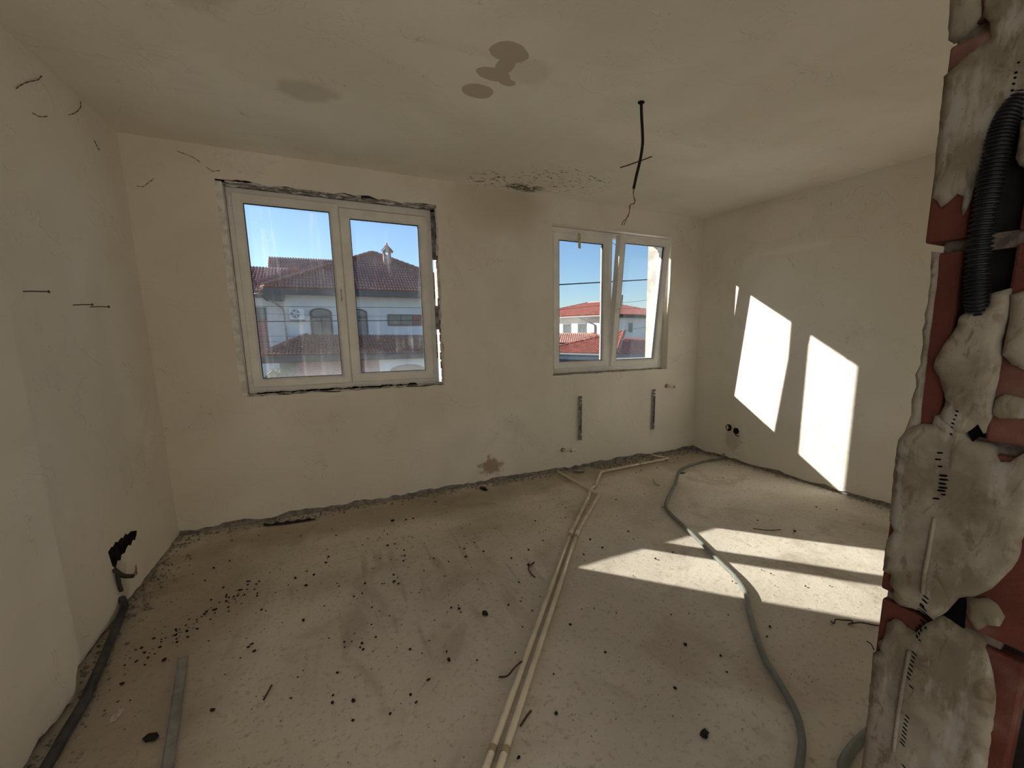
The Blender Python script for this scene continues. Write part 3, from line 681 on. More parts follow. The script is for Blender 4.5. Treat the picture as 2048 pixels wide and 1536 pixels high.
for P_, lab in (([(-.955, 2.304), (-.925, 2.302), (-.893, 2.33), (-.862, 2.36)], 'sooty cobweb thread on the window wall beside the left corner'),
                ([(-.588, 2.466), (-.556, 2.446), (-.515, 2.458)], 'sooty cobweb thread above the left top of the first window'),
                ([(-.733, 2.541), (-.653, 2.516), (-.617, 2.491)], 'sooty cobweb thread on the window wall just under the ceiling')):
    thread([(p[0], D - .002, p[1]) for p in P_], lab)

# ceiling cable
t = tag(empty('hanging_cable', (1.615, 2.043, H)), 'black cable hanging from the ceiling with bare twisted wire ends', 'cable')
mb = MB(); mb.tube(smooth_path([(0, 0, .01), (.004, 0, -.06), (.014, 0, -.15), (.016, .0, -.21), (.002, 0, -.29), (-.020, 0, -.37), (-.036, 0, -.437)], 8), .0082, 10); mb.build('cable_sheath', M['black'], t, smooth=True)
mb = MB(); mb.tube(smooth_path([(-.034, 0, -.435), (-.036, 0, -.47), (-.026, .004, -.50), (-.030, .0, -.515), (-.056, -.004, -.522), (-.060, 0, -.55), (-.070, 0, -.585), (-.098, .004, -.612), (-.108, .002, -.632)], 5), .0026, 6)
mb.tube(smooth_path([(-.037, .003, -.435), (-.034, .004, -.47), (-.022, .0, -.495), (-.034, .003, -.512), (-.060, .002, -.525), (-.064, -.003, -.56), (-.078, -.002, -.59), (-.092, .006, -.632)], 5), .0022, 6)
mb.build('bare_wire', M['copper'], t, smooth=True)
mb = MB(); mb.tube([(0, 0, .002), (0, 0, -.004)], .018, 12); mb.build('ceiling_hole_rim', M['dark'], t)
mb = MB(); mb.tube(smooth_path([(2.078, 2.856, H - .003), (2.10, 2.79, H - .004), (2.128, 2.69, H - .004), (2.152, 2.59, H - .003)], 5), .0035, 6)
tag(mb.build('ceiling_wire', M['rust']), 'thin brown wire lying along the ceiling behind the hanging cable', 'wire')

# ------------------------------------------------------------------ pipes and hoses on the floor
def pipe_run(pts, rad, label, bands, group):
    t = tag(empty('heating_pipe', (pts[-1][0], pts[-1][1], 0)), label, 'pipe', group)
    O = Vector((pts[-1][0], pts[-1][1], 0)); P = [Vector(p) - O for p in pts]
    for i in range(len(P) - 1):
        mb = MB(); mb.tube([P[i], P[i + 1]], rad, 14); mb.build('pipe_length', M['pipe'], t, smooth=True)
    for i in range(1, len(P) - 1):
        a = (P[i - 1] - P[i]).normalized(); b = (P[i + 1] - P[i]).normalized()
        mb = MB(); mb.tube([P[i] + a * .035, P[i] + a * .012, P[i] + (a + b) * .004, P[i] + b * .012, P[i] + b * .035], rad * 1.2, 14); mb.build('elbow', M['pipe'], t, smooth=True)
    for (i, f, k) in bands:
        a = P[i].lerp(P[i + 1], f); d = (P[i + 1] - P[i]).normalized()
        mb = MB(); mb.tube([a - d * .011 * k, a + d * .011 * k], rad * 1.22, 14); mb.build('pipe_ring', M['brass'] if k == 1 else M['pipe'], t)
    return t
rp = .0125; zc = .0155
pipe_run([(1.985, 3.70, zc), (2.000, 2.962, zc), (1.456, 2.422, zc), (.10, .77, zc)], rp, 'right cream plastic floor pipe, its short leg ending under the low wall stub', [(2, .02, 1), (2, .755, 1), (0, .12, 2)], 'pair of cream heating pipes')
pipe_run([(3.20, 3.70, zc), (3.262, 3.50, zc), (2.366, 3.465, zc), (2.085, 3.149, zc + .006), (1.98, 3.06, zc + .024), (1.85, 2.91, zc + .002), (1.430, 2.455, zc), (.06, .79, zc)], rp, 'left cream plastic floor pipe, crossing over and ending near the room corner', [(1, .45, 1), (3, .1, 1), (6, .02, 1), (6, .755, 1)], 'pair of cream heating pipes')

def hose(name, pts, rad, mat, label, cat, rib=0, n=10):
    P = smooth_path(pts, n); mb = MB()
    mb.tube(P, [rad * (1 + rib * math.sin(i * 2.2)) for i in range(len(P))], 12)
    return tag(mb.build(name, mat, smooth=True), label, cat)
zh = .015
hose('floor_conduit', [(xwall_right(3.25) + .01, 3.259, .05), (3.76, 3.24, zh + .004), (3.475, 3.244, zh), (3.114, 3.149, zh), (2.753, 2.849, zh), (2.4, 2.57, zh), (2.279, 2.409, zh), (2.171, 2.083, zh), (2.046, 1.732, zh), (1.981, 1.549, zh), (1.908, 1.424, zh), (1.797, 1.315, zh), (1.682, 1.188, zh), (1.57, 1.053, zh), (1.504, .937, zh), (1.437, .83, zh), (1.353, .751, zh), (1.252, .694, zh), (1.1, .62, zh)],
     .013, M['hose'], 'long grey conduit snaking over the floor from the sunlit wall across the light patches', 'conduit')
hose('floor_conduit', [(1.85, .60, zh), (1.62, .655, zh), (1.519, .657, zh), (1.44, .648, zh), (1.375, .63, zh), (1.28, .57, zh)], .016, M['hose'], 'short end of grey conduit on the floor at the foot of the broken jamb', 'conduit')
hose('wall_conduit', [(-1.02, 2.78, .075), (-1.000, 2.74, .050), (-.996, 2.671, .03), (-.978, 2.52, .022), (-.955, 2.355, .020), (-.935, 2.186, .018), (-.922, 2.085, .018), (-.918, 1.944, .018), (-.911, 1.819, .018), (-.90, 1.5, .018)], .017, M['darkcond'], 'dark dusty conduit lying along the foot of the left wall', 'conduit')

# flat metal profile
mb = MB(); a = Vector((-.6585, 2.232, 0)); b = Vector((-.545, 1.50, 0)); d = (b - a).normalized(); s_ = Vector((-d.y, d.x, 0)) * .017
for o_, h_ in ((0, .004),):
    A = [a - s_, a + s_, b + s_, b - s_]
    mb.add([p + Vector((0, 0, z)) for z in (.000, .004) for p in A], [(0, 1, 2, 3), (7, 6, 5, 4), (0, 4, 5, 1), (1, 5, 6, 2), (2, 6, 7, 3), (3, 7, 4, 0)])
    for sg in (-1, 1):
        B = [a + s_ * sg, a + s_ * sg * .82, b + s_ * sg * .82, b + s_ * sg]
        mb.add([p + Vector((0, 0, z)) for z in (.004, .010) for p in B], [(0, 1, 2, 3), (7, 6, 5, 4), (0, 4, 5, 1), (1, 5, 6, 2), (2, 6, 7, 3), (3, 7, 4, 0)])
tag(mb.build('metal_profile', M['strip']), 'narrow grey metal profile lying flat on the concrete near the left wall', 'profile')

# ------------------------------------------------------------------ bits on the floor
def rock(rad, seed, flat=.7, sub=1, rough=.35):
    bm = bmesh.new(); bmesh.ops.create_icosphere(bm, subdivisions=sub, radius=rad)
    for v in bm.verts:
        k = 1 + rough * noise.noise(v.co.normalized() * 1.7 + Vector((seed * 3.1, seed, 0))); v.co *= k; v.co.z *= flat
    me = bpy.data.meshes.new('crumb'); bm.to_mesh(me); bm.free(); return me
def put(me, name, mat, loc, rz=0, sc=1):
    if not me.materials: me.materials.append(mat)
    o = bpy.data.objects.new(name, me); COL.objects.link(o); o.location = loc; o.rotation_euler = (0, 0, rz)
    o.scale = sc if isinstance(sc, tuple) else (sc,) * 3; return o
def free(x, y):
    if y > D - .12 or x < xwall_left(y) + .12 or x > xwall_right(y) - .1 or (y < yp and x < xp + .12): return False
    if y < 2.27 and -.70 < x < -.50: return False
    if y < 2.5 and abs((x - .41) - (y - 1.18) * .82) < .075: return False
    return True
crumbs = [rock(.0062, i, .75, 1, .6) for i in range(4)]
cnt = 0; rnd = random.Random(11)
while cnt < 270:
    q = rnd.random()
    if q < .62: x, y = rnd.gauss(.15, .55), rnd.gauss(2.35, .6)
    elif q < .85: x, y = rnd.uniform(-.8, 2.4), rnd.uniform(1.0, 3.5)
    else: x, y = rnd.uniform(1.2, 3.7), rnd.uniform(1.0, 3.5)
    if y < .9 or not free(x, y): continue
    s_ = rnd.choice([.5, .6, .7, .8, 1, 1.3]); o = put(crumbs[cnt % 4], 'crumb', M['crumb'], (x, y, .0028 * s_), rnd.uniform(0, 6), (s_ * rnd.uniform(.8, 1.5), s_, s_))
    tag(o, 'small dark crumb of dried dirt scattered on the concrete floor', 'crumb', 'dark crumbs scattered over the floor'); cnt += 1
def bits(name, n, fn, mats, szs, label):
    mb = MB()
    for i in range(n):
        x, y, z = fn(); s_ = random.choice(szs); k = len(mb.v)
        pts = [Vector((random.uniform(-1, 1), random.uniform(-1, 1), random.uniform(-.2, 1))) for _ in range(3)]
        b = [(math.cos(q) * s_ * random.uniform(.6, 1.3), math.sin(q) * s_ * random.uniform(.6, 1.3)) for q in (0.3, 1.7, 3.0, 4.4, 5.3)]
        mb.v += [(x + u, y + v, z) for u, v in b] + [(x + u * .6, y + v * .6, z + s_ * random.uniform(.5, .9)) for u, v in b]
        for j in range(5): mb.f.append((k + j, k + (j + 1) % 5, k + 5 + (j + 1) % 5, k + 5 + j))
        mb.f.append(tuple(k + 5 + j for j in range(5)))
    return tag(mb.build(name, mats), label, 'rubble', None, 'stuff')
bits('rubble', 900, lambda: (lambda x: (x, D - abs(random.gauss(0, .05)) - .004, -.002))(random.uniform(XL, XR)), M['rubble'], (.003, .004, .006, .010), 'grey mortar rubble along the foot of the window wall')
bits('rubble', 260, lambda: (random.uniform(2.4, 3.8), D - abs(random.gauss(0, .09)) - .004, -.002), M['rubble'], (.005, .008, .012, .018), 'coarser mortar rubble in the corner by the pipe end')
bits('rubble', 450, lambda: (lambda y: ((xwall_left(y) if y > yp else xp) + abs(random.gauss(0, .07)), y, -.002))(random.uniform(1.5, 3.65)), M['rubble'], (.003, .004, .006, .009), 'mortar grit along the foot of the left wall')
bits('rubble', 300, lambda: (lambda y: (xwall_right(y) - abs(random.gauss(0, .05)), y, -.002))(random.uniform(1.3, 3.65)), M['rubble'], (.003, .004, .006), 'mortar grit along the foot of the sunlit wall')
def fl():
    while True:
        x, y = random.uniform(-.9, 3.7), random.uniform(.8, 3.6)
        if free(x, y): return x, y, -.002
bits('grit', 1500, fl, M['crumb'], (.0012, .0018, .0024), 'fine dark grit strewn over the whole floor')
bits('grit', 350, fl, M['crumb_pale'], (.0015, .002, .003), 'fine pale grit strewn over the whole floor')
bits('grit', 90, lambda: (lambda k: (-.83 + .36 * k + random.gauss(0, .04), 2.30 + .45 * k + random.gauss(0, .05), -.002))(random.random()), M['crumb'], (.003, .005, .007), 'swept row of dark dirt near the left wall')

def lump(loc, s_, mat, label, cat='stone', name='stone', seed=1, sc=(1, 1, 1)):
    me = rock(s_, seed, .65, 2, .5); o = put(me, name, mat, (loc[0], loc[1], s_ * .32 * sc[2]), seed, sc); tag(o, label, cat)
lump((2.194, 3.608), .042, M['cement'], 'grey fist-sized mortar stone against the window wall between pipe ends', seed=3, sc=(1.5, .8, .8))
lump((1.181, 3.59), .030, M['black'], 'black lump of plastic at the foot of the window wall', 'scrap', 'plastic_scrap', 5, (1.9, .7, .7))
lump((3.075, 3.086), .022, M['black'], 'black chip beside the bend of the grey conduit', 'scrap', 'plastic_scrap', 6, (1.4, .6, .4))
lump((1.08, .925), .016, M['crumb'], 'dark clod on the bare concrete right of the pipes, nearest the camera', 'clod', 'dirt_clod', 7, (1.2, .9, .8))
lump((.616, 1.912), .015, M['crumb'], 'dark clod left of the pipes in the middle of the floor', 'clod', 'dirt_clod', 8, (1.4, .9, .8))
lump((-.648, 1.80), .018, M['crumb'], 'dark clod beside the flat metal profile', 'clod', 'dirt_clod', 9, (1.4, .9, .8))
lump((.358, 3.276), .012, M['crumb'], 'dark clod below the first window', 'clod', 'dirt_clod', 10, (1.4, .9, .8))
lump((-.69, 1.50), .012, M['crumb'], 'dark clod by the near end of the metal profile', 'clod', 'dirt_clod', 12, (1.3, .9, .8))
lump((-.796, 1.99), .03, M['crumb_pale'], 'pale flake of plaster near the left wall', 'flake', 'plaster_flake', 11, (1.3, .5, .12))
# black film strip half under the plaster
mb = MB()
for i in range(25):
    t_ = i / 24; x = -.50 + .34 * t_; wv = .012 + .024 * math.sin(math.pi * t_) ** .7
    mb.v += [(x, 3.625 - .05 * t_ + wv * .5 + .006, .004), (x, 3.625 - .05 * t_, .014 + .006 * math.sin(i * 1.3)), (x, 3.625 - .05 * t_ - wv * .6, .003)]
for i in range(24):
    for j in range(2): mb.f.append((i * 3 + j, i * 3 + j + 1, i * 3 + j + 4, i * 3 + j + 3))
tag(mb.build('plastic_strip', M['black'], smooth=True), 'crumpled black plastic strip at the foot of the wall under the first window', 'scrap')
def wire(pts, rad, label, name='wire_scrap', mat='rust', z=None):
    mb = MB(); mb.tube(smooth_path([(p[0], p[1], p[2] if len(p) > 2 else rad + .001) for p in pts], 6), rad, 7); return tag(mb.build(name, M[mat], smooth=True), label, 'wire')
wire([(2.085, 1.080), (2.070, 1.058, .012), (2.100, 1.068, .016), (2.130, 1.055, .012), (2.166, 1.032, .010), (2.150, 1.020, .016), (2.132, 1.020, .012), (2.140, 1.028), (2.187, 1.003, .012), (2.249, .959), (2.32, .93)], .0034, 'rusty wire bent into loops on the sunlit floor by the jamb', 'rusty_wire')
wire([(.530, 1.493), (.562, 1.478, .010), (.60, 1.485, .03), (.632, 1.485, .045)], .0042, 'short dark wire leaning on the left floor pipe')
wire([(1.042, 2.234), (.985, 2.190, .012), (.966, 2.13, .014), (.976, 2.083)], .0042, 'curved dark wire on the floor left of the pipes')
wire([(.519, 1.246, .005), (.548, 1.26, .016), (.574, 1.272, .022)], .0045, 'short dark wire against the right side of the pipes near the camera')
wire([(-.316, 1.805), (-.305, 1.84), (-.295, 1.873)], .0035, 'thin rusty nail on the bare floor near the metal profile')
wire([(2.088, .924), (2.07, .90, .014), (2.056, .878)], .0022, 'thin black wire end on the floor just behind the jamb', mat='black')
wire([(2.698, 3.069), (2.66, 3.0), (2.63, 2.922)], .007, 'small pale stick on the floor between pipe and conduit', 'wood_stick', 'pipe')
wire([(2.62, 1.93), (2.70, 1.86), (2.78, 1.83)], .003, 'thin dark twig on the floor beyond the light patches', 'twig', 'black')

# ------------------------------------------------------------------ outside
def tile_mat(name, c):
    k = Nodes(name, .34, .6)
    a = k.mix(k.ramp(k.noise(2.5, 4, .6), .35, .65), tuple(q * .7 for q in c), c)
    a = k.mix(k.ramp(k.noise(9, 3), .55, .7, 0, .4), a, tuple(q * .55 for q in c)); k.color(a); return k.m
M['tile_old'] = tile_mat('weathered_roof_tile', (.40, .135, .095))
M['tile_new'] = tile_mat('bright_roof_tile', (.58, .20, .125))
M['render'] = simple('white_render', (.78, .79, .80), .9, .1, var=.04, vscale=1.2)
M['render_warm'] = simple('cream_render', (.84, .80, .74), .9, .1, var=.03, vscale=1.2)
M['fascia'] = simple('dark_fascia', (.08, .085, .10), .8, .2, var=.1)
M['gutter'] = simple('grey_gutter', (.26, .27, .29), .6, .3, var=.08)
M['pale'] = simple('pale_trim', (.70, .70, .70), .7, .2, var=.05)
M['glassfar'] = simple('far_glass', (.10, .13, .15), .12, .6, var=.2, vscale=2)
M['frame'] = simple('brown_frame', (.12, .10, .095), .6, .3, var=.1)
M['leaf'] = simple('leaf_green', (.14, .22, .06), .7, .2, var=.3, vscale=3)
M['bark'] = simple('bark', (.14, .10, .07), .9, .1, var=.2)
M['acwhite'] = simple('aircon_white', (.80, .81, .82), .5, .3, var=.03)
M['ground'] = simple('yard_ground', (.34, .32, .28), .95, .1, var=.15, vscale=.5)
def brickwall():
    k = Nodes('brick_cladding', .9, .1); b = k.n.new('ShaderNodeTexBrick'); b.inputs['Scale'].default_value = 1
    b.inputs['Color1'].default_value = (.33, .085, .07, 1); b.inputs['Color2'].default_value = (.26, .065, .055, 1); b.inputs['Mortar'].default_value = (.30, .20, .18, 1)
    b.inputs['Brick Width'].default_value = .26; b.inputs['Row Height'].default_value = .085; b.inputs['Mortar Size'].default_value = .012
    v = k.map(rot=(R(90), 0, 0)); k.l.new(v, b.inputs['Vector']); k.color(b.outputs[0]); return k.m
M['cladding'] = brickwall()
ground = MB(); ground.box(-90, 110, D + .5, 160, -3.4, -3.2)
tag(ground.build('ground', M['ground']), kind='structure')

def inside(q, poly):
    ins = False; n = len(poly)
    for i in range(n):
        a, b = poly[i], poly[(i + 1) % n]
        if (a[1] > q[1]) != (b[1] > q[1]) and q[0] < (b[0] - a[0]) * (q[1] - a[1]) / (b[1] - a[1]) + a[0]: ins = not ins
    return ins
def roof(poly3, tw, rp, mat, parent, th=.10):
    """tiled roof plane: first edge of poly3 is the eave; every tile a small barrel, all joined"""
    P = [Vector(p) for p in poly3]; o = P[0]; u = (P[1] - P[0]).normalized()
    n = None
    for p in P[2:]:
        c = u.cross(p - o)
        if c.length > 1e-4: n = c.normalized(); break
    if n.z < 0: n = -n
    v = n.cross(u)
    if v.z < 0: v = -v
    q2 = [((p - o).dot(u), (p - o).dot(v)) for p in P]
    base = MB(); base.prism(q2, lambda p: o + u * p[0] + v * p[1] - n * th, n, th * .8)
    sl = base.build('roof_deck', mat, parent)
    mb = MB(); us = [a for a, b in q2]; vs_ = [b for a, b in q2]
    j = 0; vv = min(vs_)
    while vv < max(vs_):
        uu = min(us)
        while uu < max(us):
            if inside((uu + tw * .5, vv + rp * .5), q2):
                k = len(mb.v)
                for e, (f, lift) in enumerate(((-.08, .055), (1.0, .018))):
                    for s_ in range(5):
                        an = math.pi * s_ / 4; mb.v.append(tuple(o + u * (uu + tw * .5 - math.cos(an) * tw * .49) + v * (vv + rp * f) + n * (lift + math.sin(an) * tw * .38)))
                for s_ in range(4): mb.f.append((k + s_, k + s_ + 1, k + 6 + s_, k + 5 + s_))
                mb.f.append((k, k + 1, k + 2, k + 3, k + 4))
            uu += tw
        vv += rp
    t = mb.build('roof_tiles', mat, parent, fix=False); t['kind'] = 'stuff'; return t
def ridge(a, b, r_, mat, parent, step=.38):
    a, b = Vector(a), Vector(b); n = max(2, int((b - a).length / step)); mb = MB()
    for i in range(n):
        p, q = a.lerp(b, i / n), a.lerp(b, (i + 1.08) / n); mb.tube([p + Vector((0, 0, .05)), q + Vector((0, 0, .02))], [r_ * 1.12, r_], 8)
    o = mb.build('ridge_tiles', mat, parent, smooth=False); o['kind'] = 'stuff'; return o
def wall_box(name, x0, x1, y0, y1, z0, z1, mat, parent):
    mb = MB(); mb.box(x0, x1, y0, y1, z0, z1); return mb.build(name, mat, parent)

# --- house opposite the first window
HA = tag(empty('tiled_house', (3, 30, -3.2)), 'white house with weathered red tile roofs, chimney and brick porch opposite the first window', 'house')
def kids(par):
    for o in list(COL.objects):
        if o.parent == par: o.location = Vector(o.location) - Vector(par.location)
roof([(-2.557, 27.2, 3.76), (9.296, 27.2, 3.78), (3.392, 32.0, 6.575)], .165, .36, M['tile_old'], HA)
ridge((-2.557, 27.2, 3.80), (3.392, 32.0, 6.60), .12, M['tile_old'], HA); ridge((9.296, 27.2, 3.82), (3.392, 32.0, 6.60), .12, M['tile_old'], HA)
roof([(-2.557, 27.2, 3.76), (3.392, 32.0, 6.575), (-2.557, 36.8, 3.76)], .165, .36, M['tile_old'], HA)
roof([(-6.2, 28.6, 3.66), (-2.3, 28.6, 3.62), (-1.23, 33.0, 5.42), (-6.0, 33.0, 5.42)], .165, .36, M['tile_old'], HA)
ridge((-3.75, 28.7, 3.70), (-1.23, 33.0, 5.46), .11, M['tile_old'], HA)
roof([(-2.86, 34., 4.2), (4.0, 34., 4.3), (3.0, 38., 6.9), (1.2, 38., 6.50), (-3.04, 38., 6.43)], .165, .36, M['tile_old'], HA)
ridge((-3.04, 38, 6.45), (1.4, 38, 6.50), .12, M['tile_old'], HA); ridge((1.4, 38, 6.52), (4.2, 38, 7.0), .12, M['tile_old'], HA)
wall_box('wall', -1.70, 9.0, 28, 36, -3.2, 3.62, M['render'], HA)
wall_box('wall', -6.2, -1.70, 29, 36, -3.2, 3.5, M['render'], HA)
mb = MB(); mb.box(-2.56, 9.3, 27.2, 28.05, 3.46, 3.62); mb.box(-2.56, 9.3, 27.16, 27.24, 3.42, 3.72); mb.build('eave_soffit', M['fascia'], HA)
mb = MB(); mb.box(-6.2, -2.4, 28.55, 29.05, 3.32, 3.5); mb.box(-2.58, -1.68, 27.2, 29.05, 3.15, 3.5); mb.build('eave_soffit', M['fascia'], HA)
mb = MB(); mb.tube([(-2.5, 27.3, 3.5), (-2.35, 27.35, 3.15), (-1.82, 27.9, 2.72), (-1.76, 27.92, 2.5), (-1.76, 27.92, -3.2)], .055, 8); mb.build('downpipe', M['gutter'], HA, smooth=True)
ch = None
mb = MB(); mb.box(3.86, 4.30, 30.3, 30.74, 4.9, 6.28); mb.box(3.86, 3.98, 30.3, 30.74, 6.28, 6.5); mb.box(4.18, 4.30, 30.3, 30.74, 6.28, 6.5); mb.box(3.86, 4.30, 30.3, 30.74, 6.48, 6.56)
ch = mb.build('chimney', simple('chimney_render', (.40, .30, .27), .9, .1, var=.2, vscale=6), HA)
mb = MB()
for sg in (-1, 1):
    mb.add([(4.08, 30.2, 6.92), (4.08 + sg * .36, 30.2, 6.50), (4.08 + sg * .36, 30.84, 6.50), (4.08, 30.84, 6.92), (4.08, 30.2, 6.86), (4.08 + sg * .36, 30.2, 6.44), (4.08 + sg * .36, 30.84, 6.44), (4.08, 30.84, 6.86)],
           [(0, 1, 2, 3), (7, 6, 5, 4), (0, 4, 5, 1), (1, 5, 6, 2), (2, 6, 7, 3)])
mb.build('chimney_cap', M['tile_old'], ch)
mb = MB(); mb.prism([(3.9, 6.54), (4.26, 6.54), (4.08, 6.86)], lambda p: (p[0], 30.36, p[1]), (0, 1, 0), .3); mb.tube([(4.08, 30.2, 6.93), (4.08, 30.84, 6.93)], .06, 8); mb.build('chimney_gable', M['tile_old'], ch)
mb = MB(); mb.box(3.78, 4.36, 30.0, 30.75, 5.0, 5.38); mb.build('chimney_flashing', M['gutter'], ch)
# air conditioner
mb = MB(); mb.box(-1.50, -.80, 27.6, 27.95, 2.12, 2.72); ac = bevel(mb.build('air_conditioner', M['acwhite'], HA), .02, 2)
mb = MB(); mb.tube([(-1.22, 27.60, 2.43), (-1.22, 27.585, 2.43)], .235, 24); mb.build('fan_grille', M['gutter'], ac)
mb = MB()
for k in range(5):
    q = 2 * math.pi * k / 5; mb.box(.03, .21, -.004, .004, -.035, .035, Matrix.Rotation(q, 3, 'Y'), (-1.22, 27.578, 2.43))
mb.tube([(-1.22, 27.58, 2.43), (-1.22, 27.56, 2.43)], .05, 10); mb.build('fan_blades', M['pale'], ac)
mb = MB(); mb.box(-1.52, -.78, 27.6, 28.0, 2.07, 2.11); mb.build('bracket', M['gutter'], ac)
# arched windows
def arch_pts(xa, xb, zb, zs, rise, n=10):
    c = (xa + xb) / 2; h = (xb - xa) / 2
    return [(xa, zb), (xb, zb)] + [(c + h * math.cos(math.pi * i / n), zs + rise * math.sin(math.pi * i / n)) for i in range(n + 1)]
for xa, xb in ((-.55, .56), (1.30, 2.43)):
    mb = MB(); mb.prism(arch_pts(xa, xb, 1.05, 2.52, .26), lambda p: (p[0], 28.0, p[1]), (0, -1, 0), .06); wv = mb.build('window', M['frame'], HA)
    mb = MB(); mb.prism(arch_pts(xa + .1, xb - .1, 2.32, 2.47, .22), lambda p: (p[0], 27.95, p[1]), (0, -1, 0), .02)
    mb.box(xa + .1, (xa + xb) / 2 - .03, 27.93, 27.95, 1.12, 2.22); mb.box((xa + xb) / 2 + .03, xb - .1, 27.93, 27.95, 1.12, 2.22); mb.build('pane', M['glassfar'], wv)
mb = MB(); mb.box(3.55, 5.04, 27.93, 28, 1.79, 2.47); wv = mb.build('window', M['frame'], HA)
mb = MB(); mb.box(3.62, 4.28, 27.91, 27.94, 1.86, 2.40); mb.box(4.34, 4.97, 27.91, 27.94, 1.86, 2.40); mb.build('pane', M['glassfar'], wv)
wall_box('brick_panel', 5.04, 8.5, 27.95, 28, 1.79, 2.47, M['cladding'], HA)
mb = MB(); mb.box(-3.16, -2.70, 28.93, 29, 2.12, 2.80); wv = mb.build('window', M['frame'], HA)
mb = MB(); mb.box(-3.10, -2.76, 28.91, 28.94, 2.18, 2.74); mb.build('pane', M['glassfar'], wv)
wall_box('brick_panel', -3.5, -2.72, 28.95, 29, -.2, 2.12, M['cladding'], HA)
# porch
roof([(-2.70, 24.5, .36), (9.0, 24.5, .20), (9.0, 27.9, 1.10), (-.80, 27.9, 1.22)], .165, .36, M['tile_old'], HA)
ridge((-2.70, 24.5, .40), (-.80, 27.9, 1.26), .11, M['tile_old'], HA)
mb = MB(); mb.box(-.75, 9.0, 27.85, 28.0, 1.14, 1.24); mb.build('porch_flashing', M['gutter'], HA)
mb = MB(); mb.box(-2.7, 9.0, 24.5, 24.6, -.02, .30); mb.box(-2.7, 9.0, 24.5, 28, -.02, .06); mb.build('porch_fascia', M['fascia'], HA)
wall_box('porch_wall', -1.3, 2.6, 25.0, 25.25, -3.2, -.02, M['cladding'], HA)
mb = MB(); po = [(2.6, -3.2), (2.6, -.02), (8.5, -.02), (8.5, -3.2)] ; ar = [(5.1, -3.2), (5.1, -.72)] + [(4.1 + 1.0 * math.cos(math.pi * i / 10), -.72 + .38 * math.sin(math.pi * i / 10)) for i in range(1, 10)] + [(3.1, -.72), (3.1, -3.2)]
mb.prism(po + ar, lambda p: (p[0], 25.0, p[1]), (0, 1, 0), .25); mb.build('porch_wall', M['render'], HA)
wall_box('porch_back', -2.2, 8.5, 27.5, 27.6, -3.2, 0, M['glassfar'], HA)
kids(HA)

# --- pale house beyond the corner window
HB = tag(empty('pale_house', (25.8, 38, -3.2)), 'pale two-storey house with bright red hipped roof seen through the corner window', 'house')
c0 = Vector((25.815, 38, 0)); dl = Vector((-.2, .98, 0)).normalized(); dr = Vector((.98, .2, 0)).normalized()
def bq(l, r_, z): return c0 + dl * l + dr * r_ + Vector((0, 0, z))
ze, zb = 3.0, -3.2; Lb, Rb = 13.0, 12.0
mb = MB(); mb.add([bq(0, 0, zb), bq(Lb, 0, zb), bq(Lb, Rb, zb), bq(0, Rb, zb), bq(0, 0, ze), bq(Lb, 0, ze), bq(Lb, Rb, ze), bq(0, Rb, ze)], [(0, 1, 5, 4), (1, 2, 6, 5), (2, 3, 7, 6), (3, 0, 4, 7), (4, 5, 6, 7)])
mb.build('wall', M['render_warm'], HB)
e = .6; ap0, ap1 = bq(5.5, 5.2, 4.75), bq(Lb - 5.5, 5.2, 4.75)
roof([bq(-e, -e, ze + .05), bq(Lb + e, -e, ze + .05), ap1, ap0], .24, .38, M['tile_new'], HB)
roof([bq(-e, -e, ze + .05), bq(-e, Rb + e, ze + .05), bq(5.5, Rb - 5.2, 4.75), ap0], .24, .38, M['tile_new'], HB)
ridge(bq(-e, -e, ze + .1), ap0, .13, M['tile_new'], HB); ridge(ap0, ap1, .13, M['tile_new'], HB); ridge(bq(Lb + e, -e, ze + .1), ap1, .13, M['tile_new'], HB)
mb = MB()
for (a, b) in ((bq(-e, -e - .03, ze - .12), bq(Lb + e, -e - .03, ze - .12)),): mb.tube([a, b], .10, 8)
mb.build('gutter', M['gutter'], HB)
mb = MB(); mb.tube([bq(-e - .03, -e, ze - .12), bq(-e - .03, Rb + e, ze - .12)], .12, 8); mb.build('gutter', M['fascia'], HB)
mb = MB(); mb.add([bq(-e, -e, ze - .02), bq(Lb + e, -e, ze - .02), bq(Lb + e, .2, ze - .02), bq(-e, .2, ze - .02)], [(0, 1, 2, 3)])
mb.add([bq(-e, -e, ze - .02), bq(-e, Rb, ze - .02), bq(.2, Rb, ze - .02), bq(.2, -e, ze - .02)], [(0, 1, 2, 3)]); mb.build('eave_soffit', M['pale'], HB)
mb = MB(); mb.tube([bq(3.2, -e, ze - .2), bq(2.6, -.5, ze - .35), bq(1.1, -.1, ze - .95), bq(1.05, -.08, ze - 1.2), bq(1.05, -.08, zb)], .07, 8); mb.build('downpipe', M['gutter'], HB, smooth=True)
for l in (2.4, 4.9, 7.8):
    mb = MB(); mb.add([bq(l, -.06, 1.15), bq(l + 1.35, -.06, 1.15), bq(l + 1.35, -.06, 2.25), bq(l, -.06, 2.25), bq(l, .02, 1.15), bq(l + 1.35, .02, 1.15), bq(l + 1.35, .02, 2.25), bq(l, .02, 2.25)], [(0, 1, 2, 3), (0, 1, 5, 4), (1, 2, 6, 5), (2, 3, 7, 6), (3, 0, 4, 7)])
    wv = mb.build('window', M['gutter'], HB)
    mb = MB()
    for a in (.10, .70): mb.add([bq(l + a, -.075, 1.24), bq(l + a + .52, -.075, 1.24), bq(l + a + .52, -.075, 2.16), bq(l + a, -.075, 2.16)], [(0, 1, 2, 3)])
    mb.build('pane', M['glassfar'], wv)
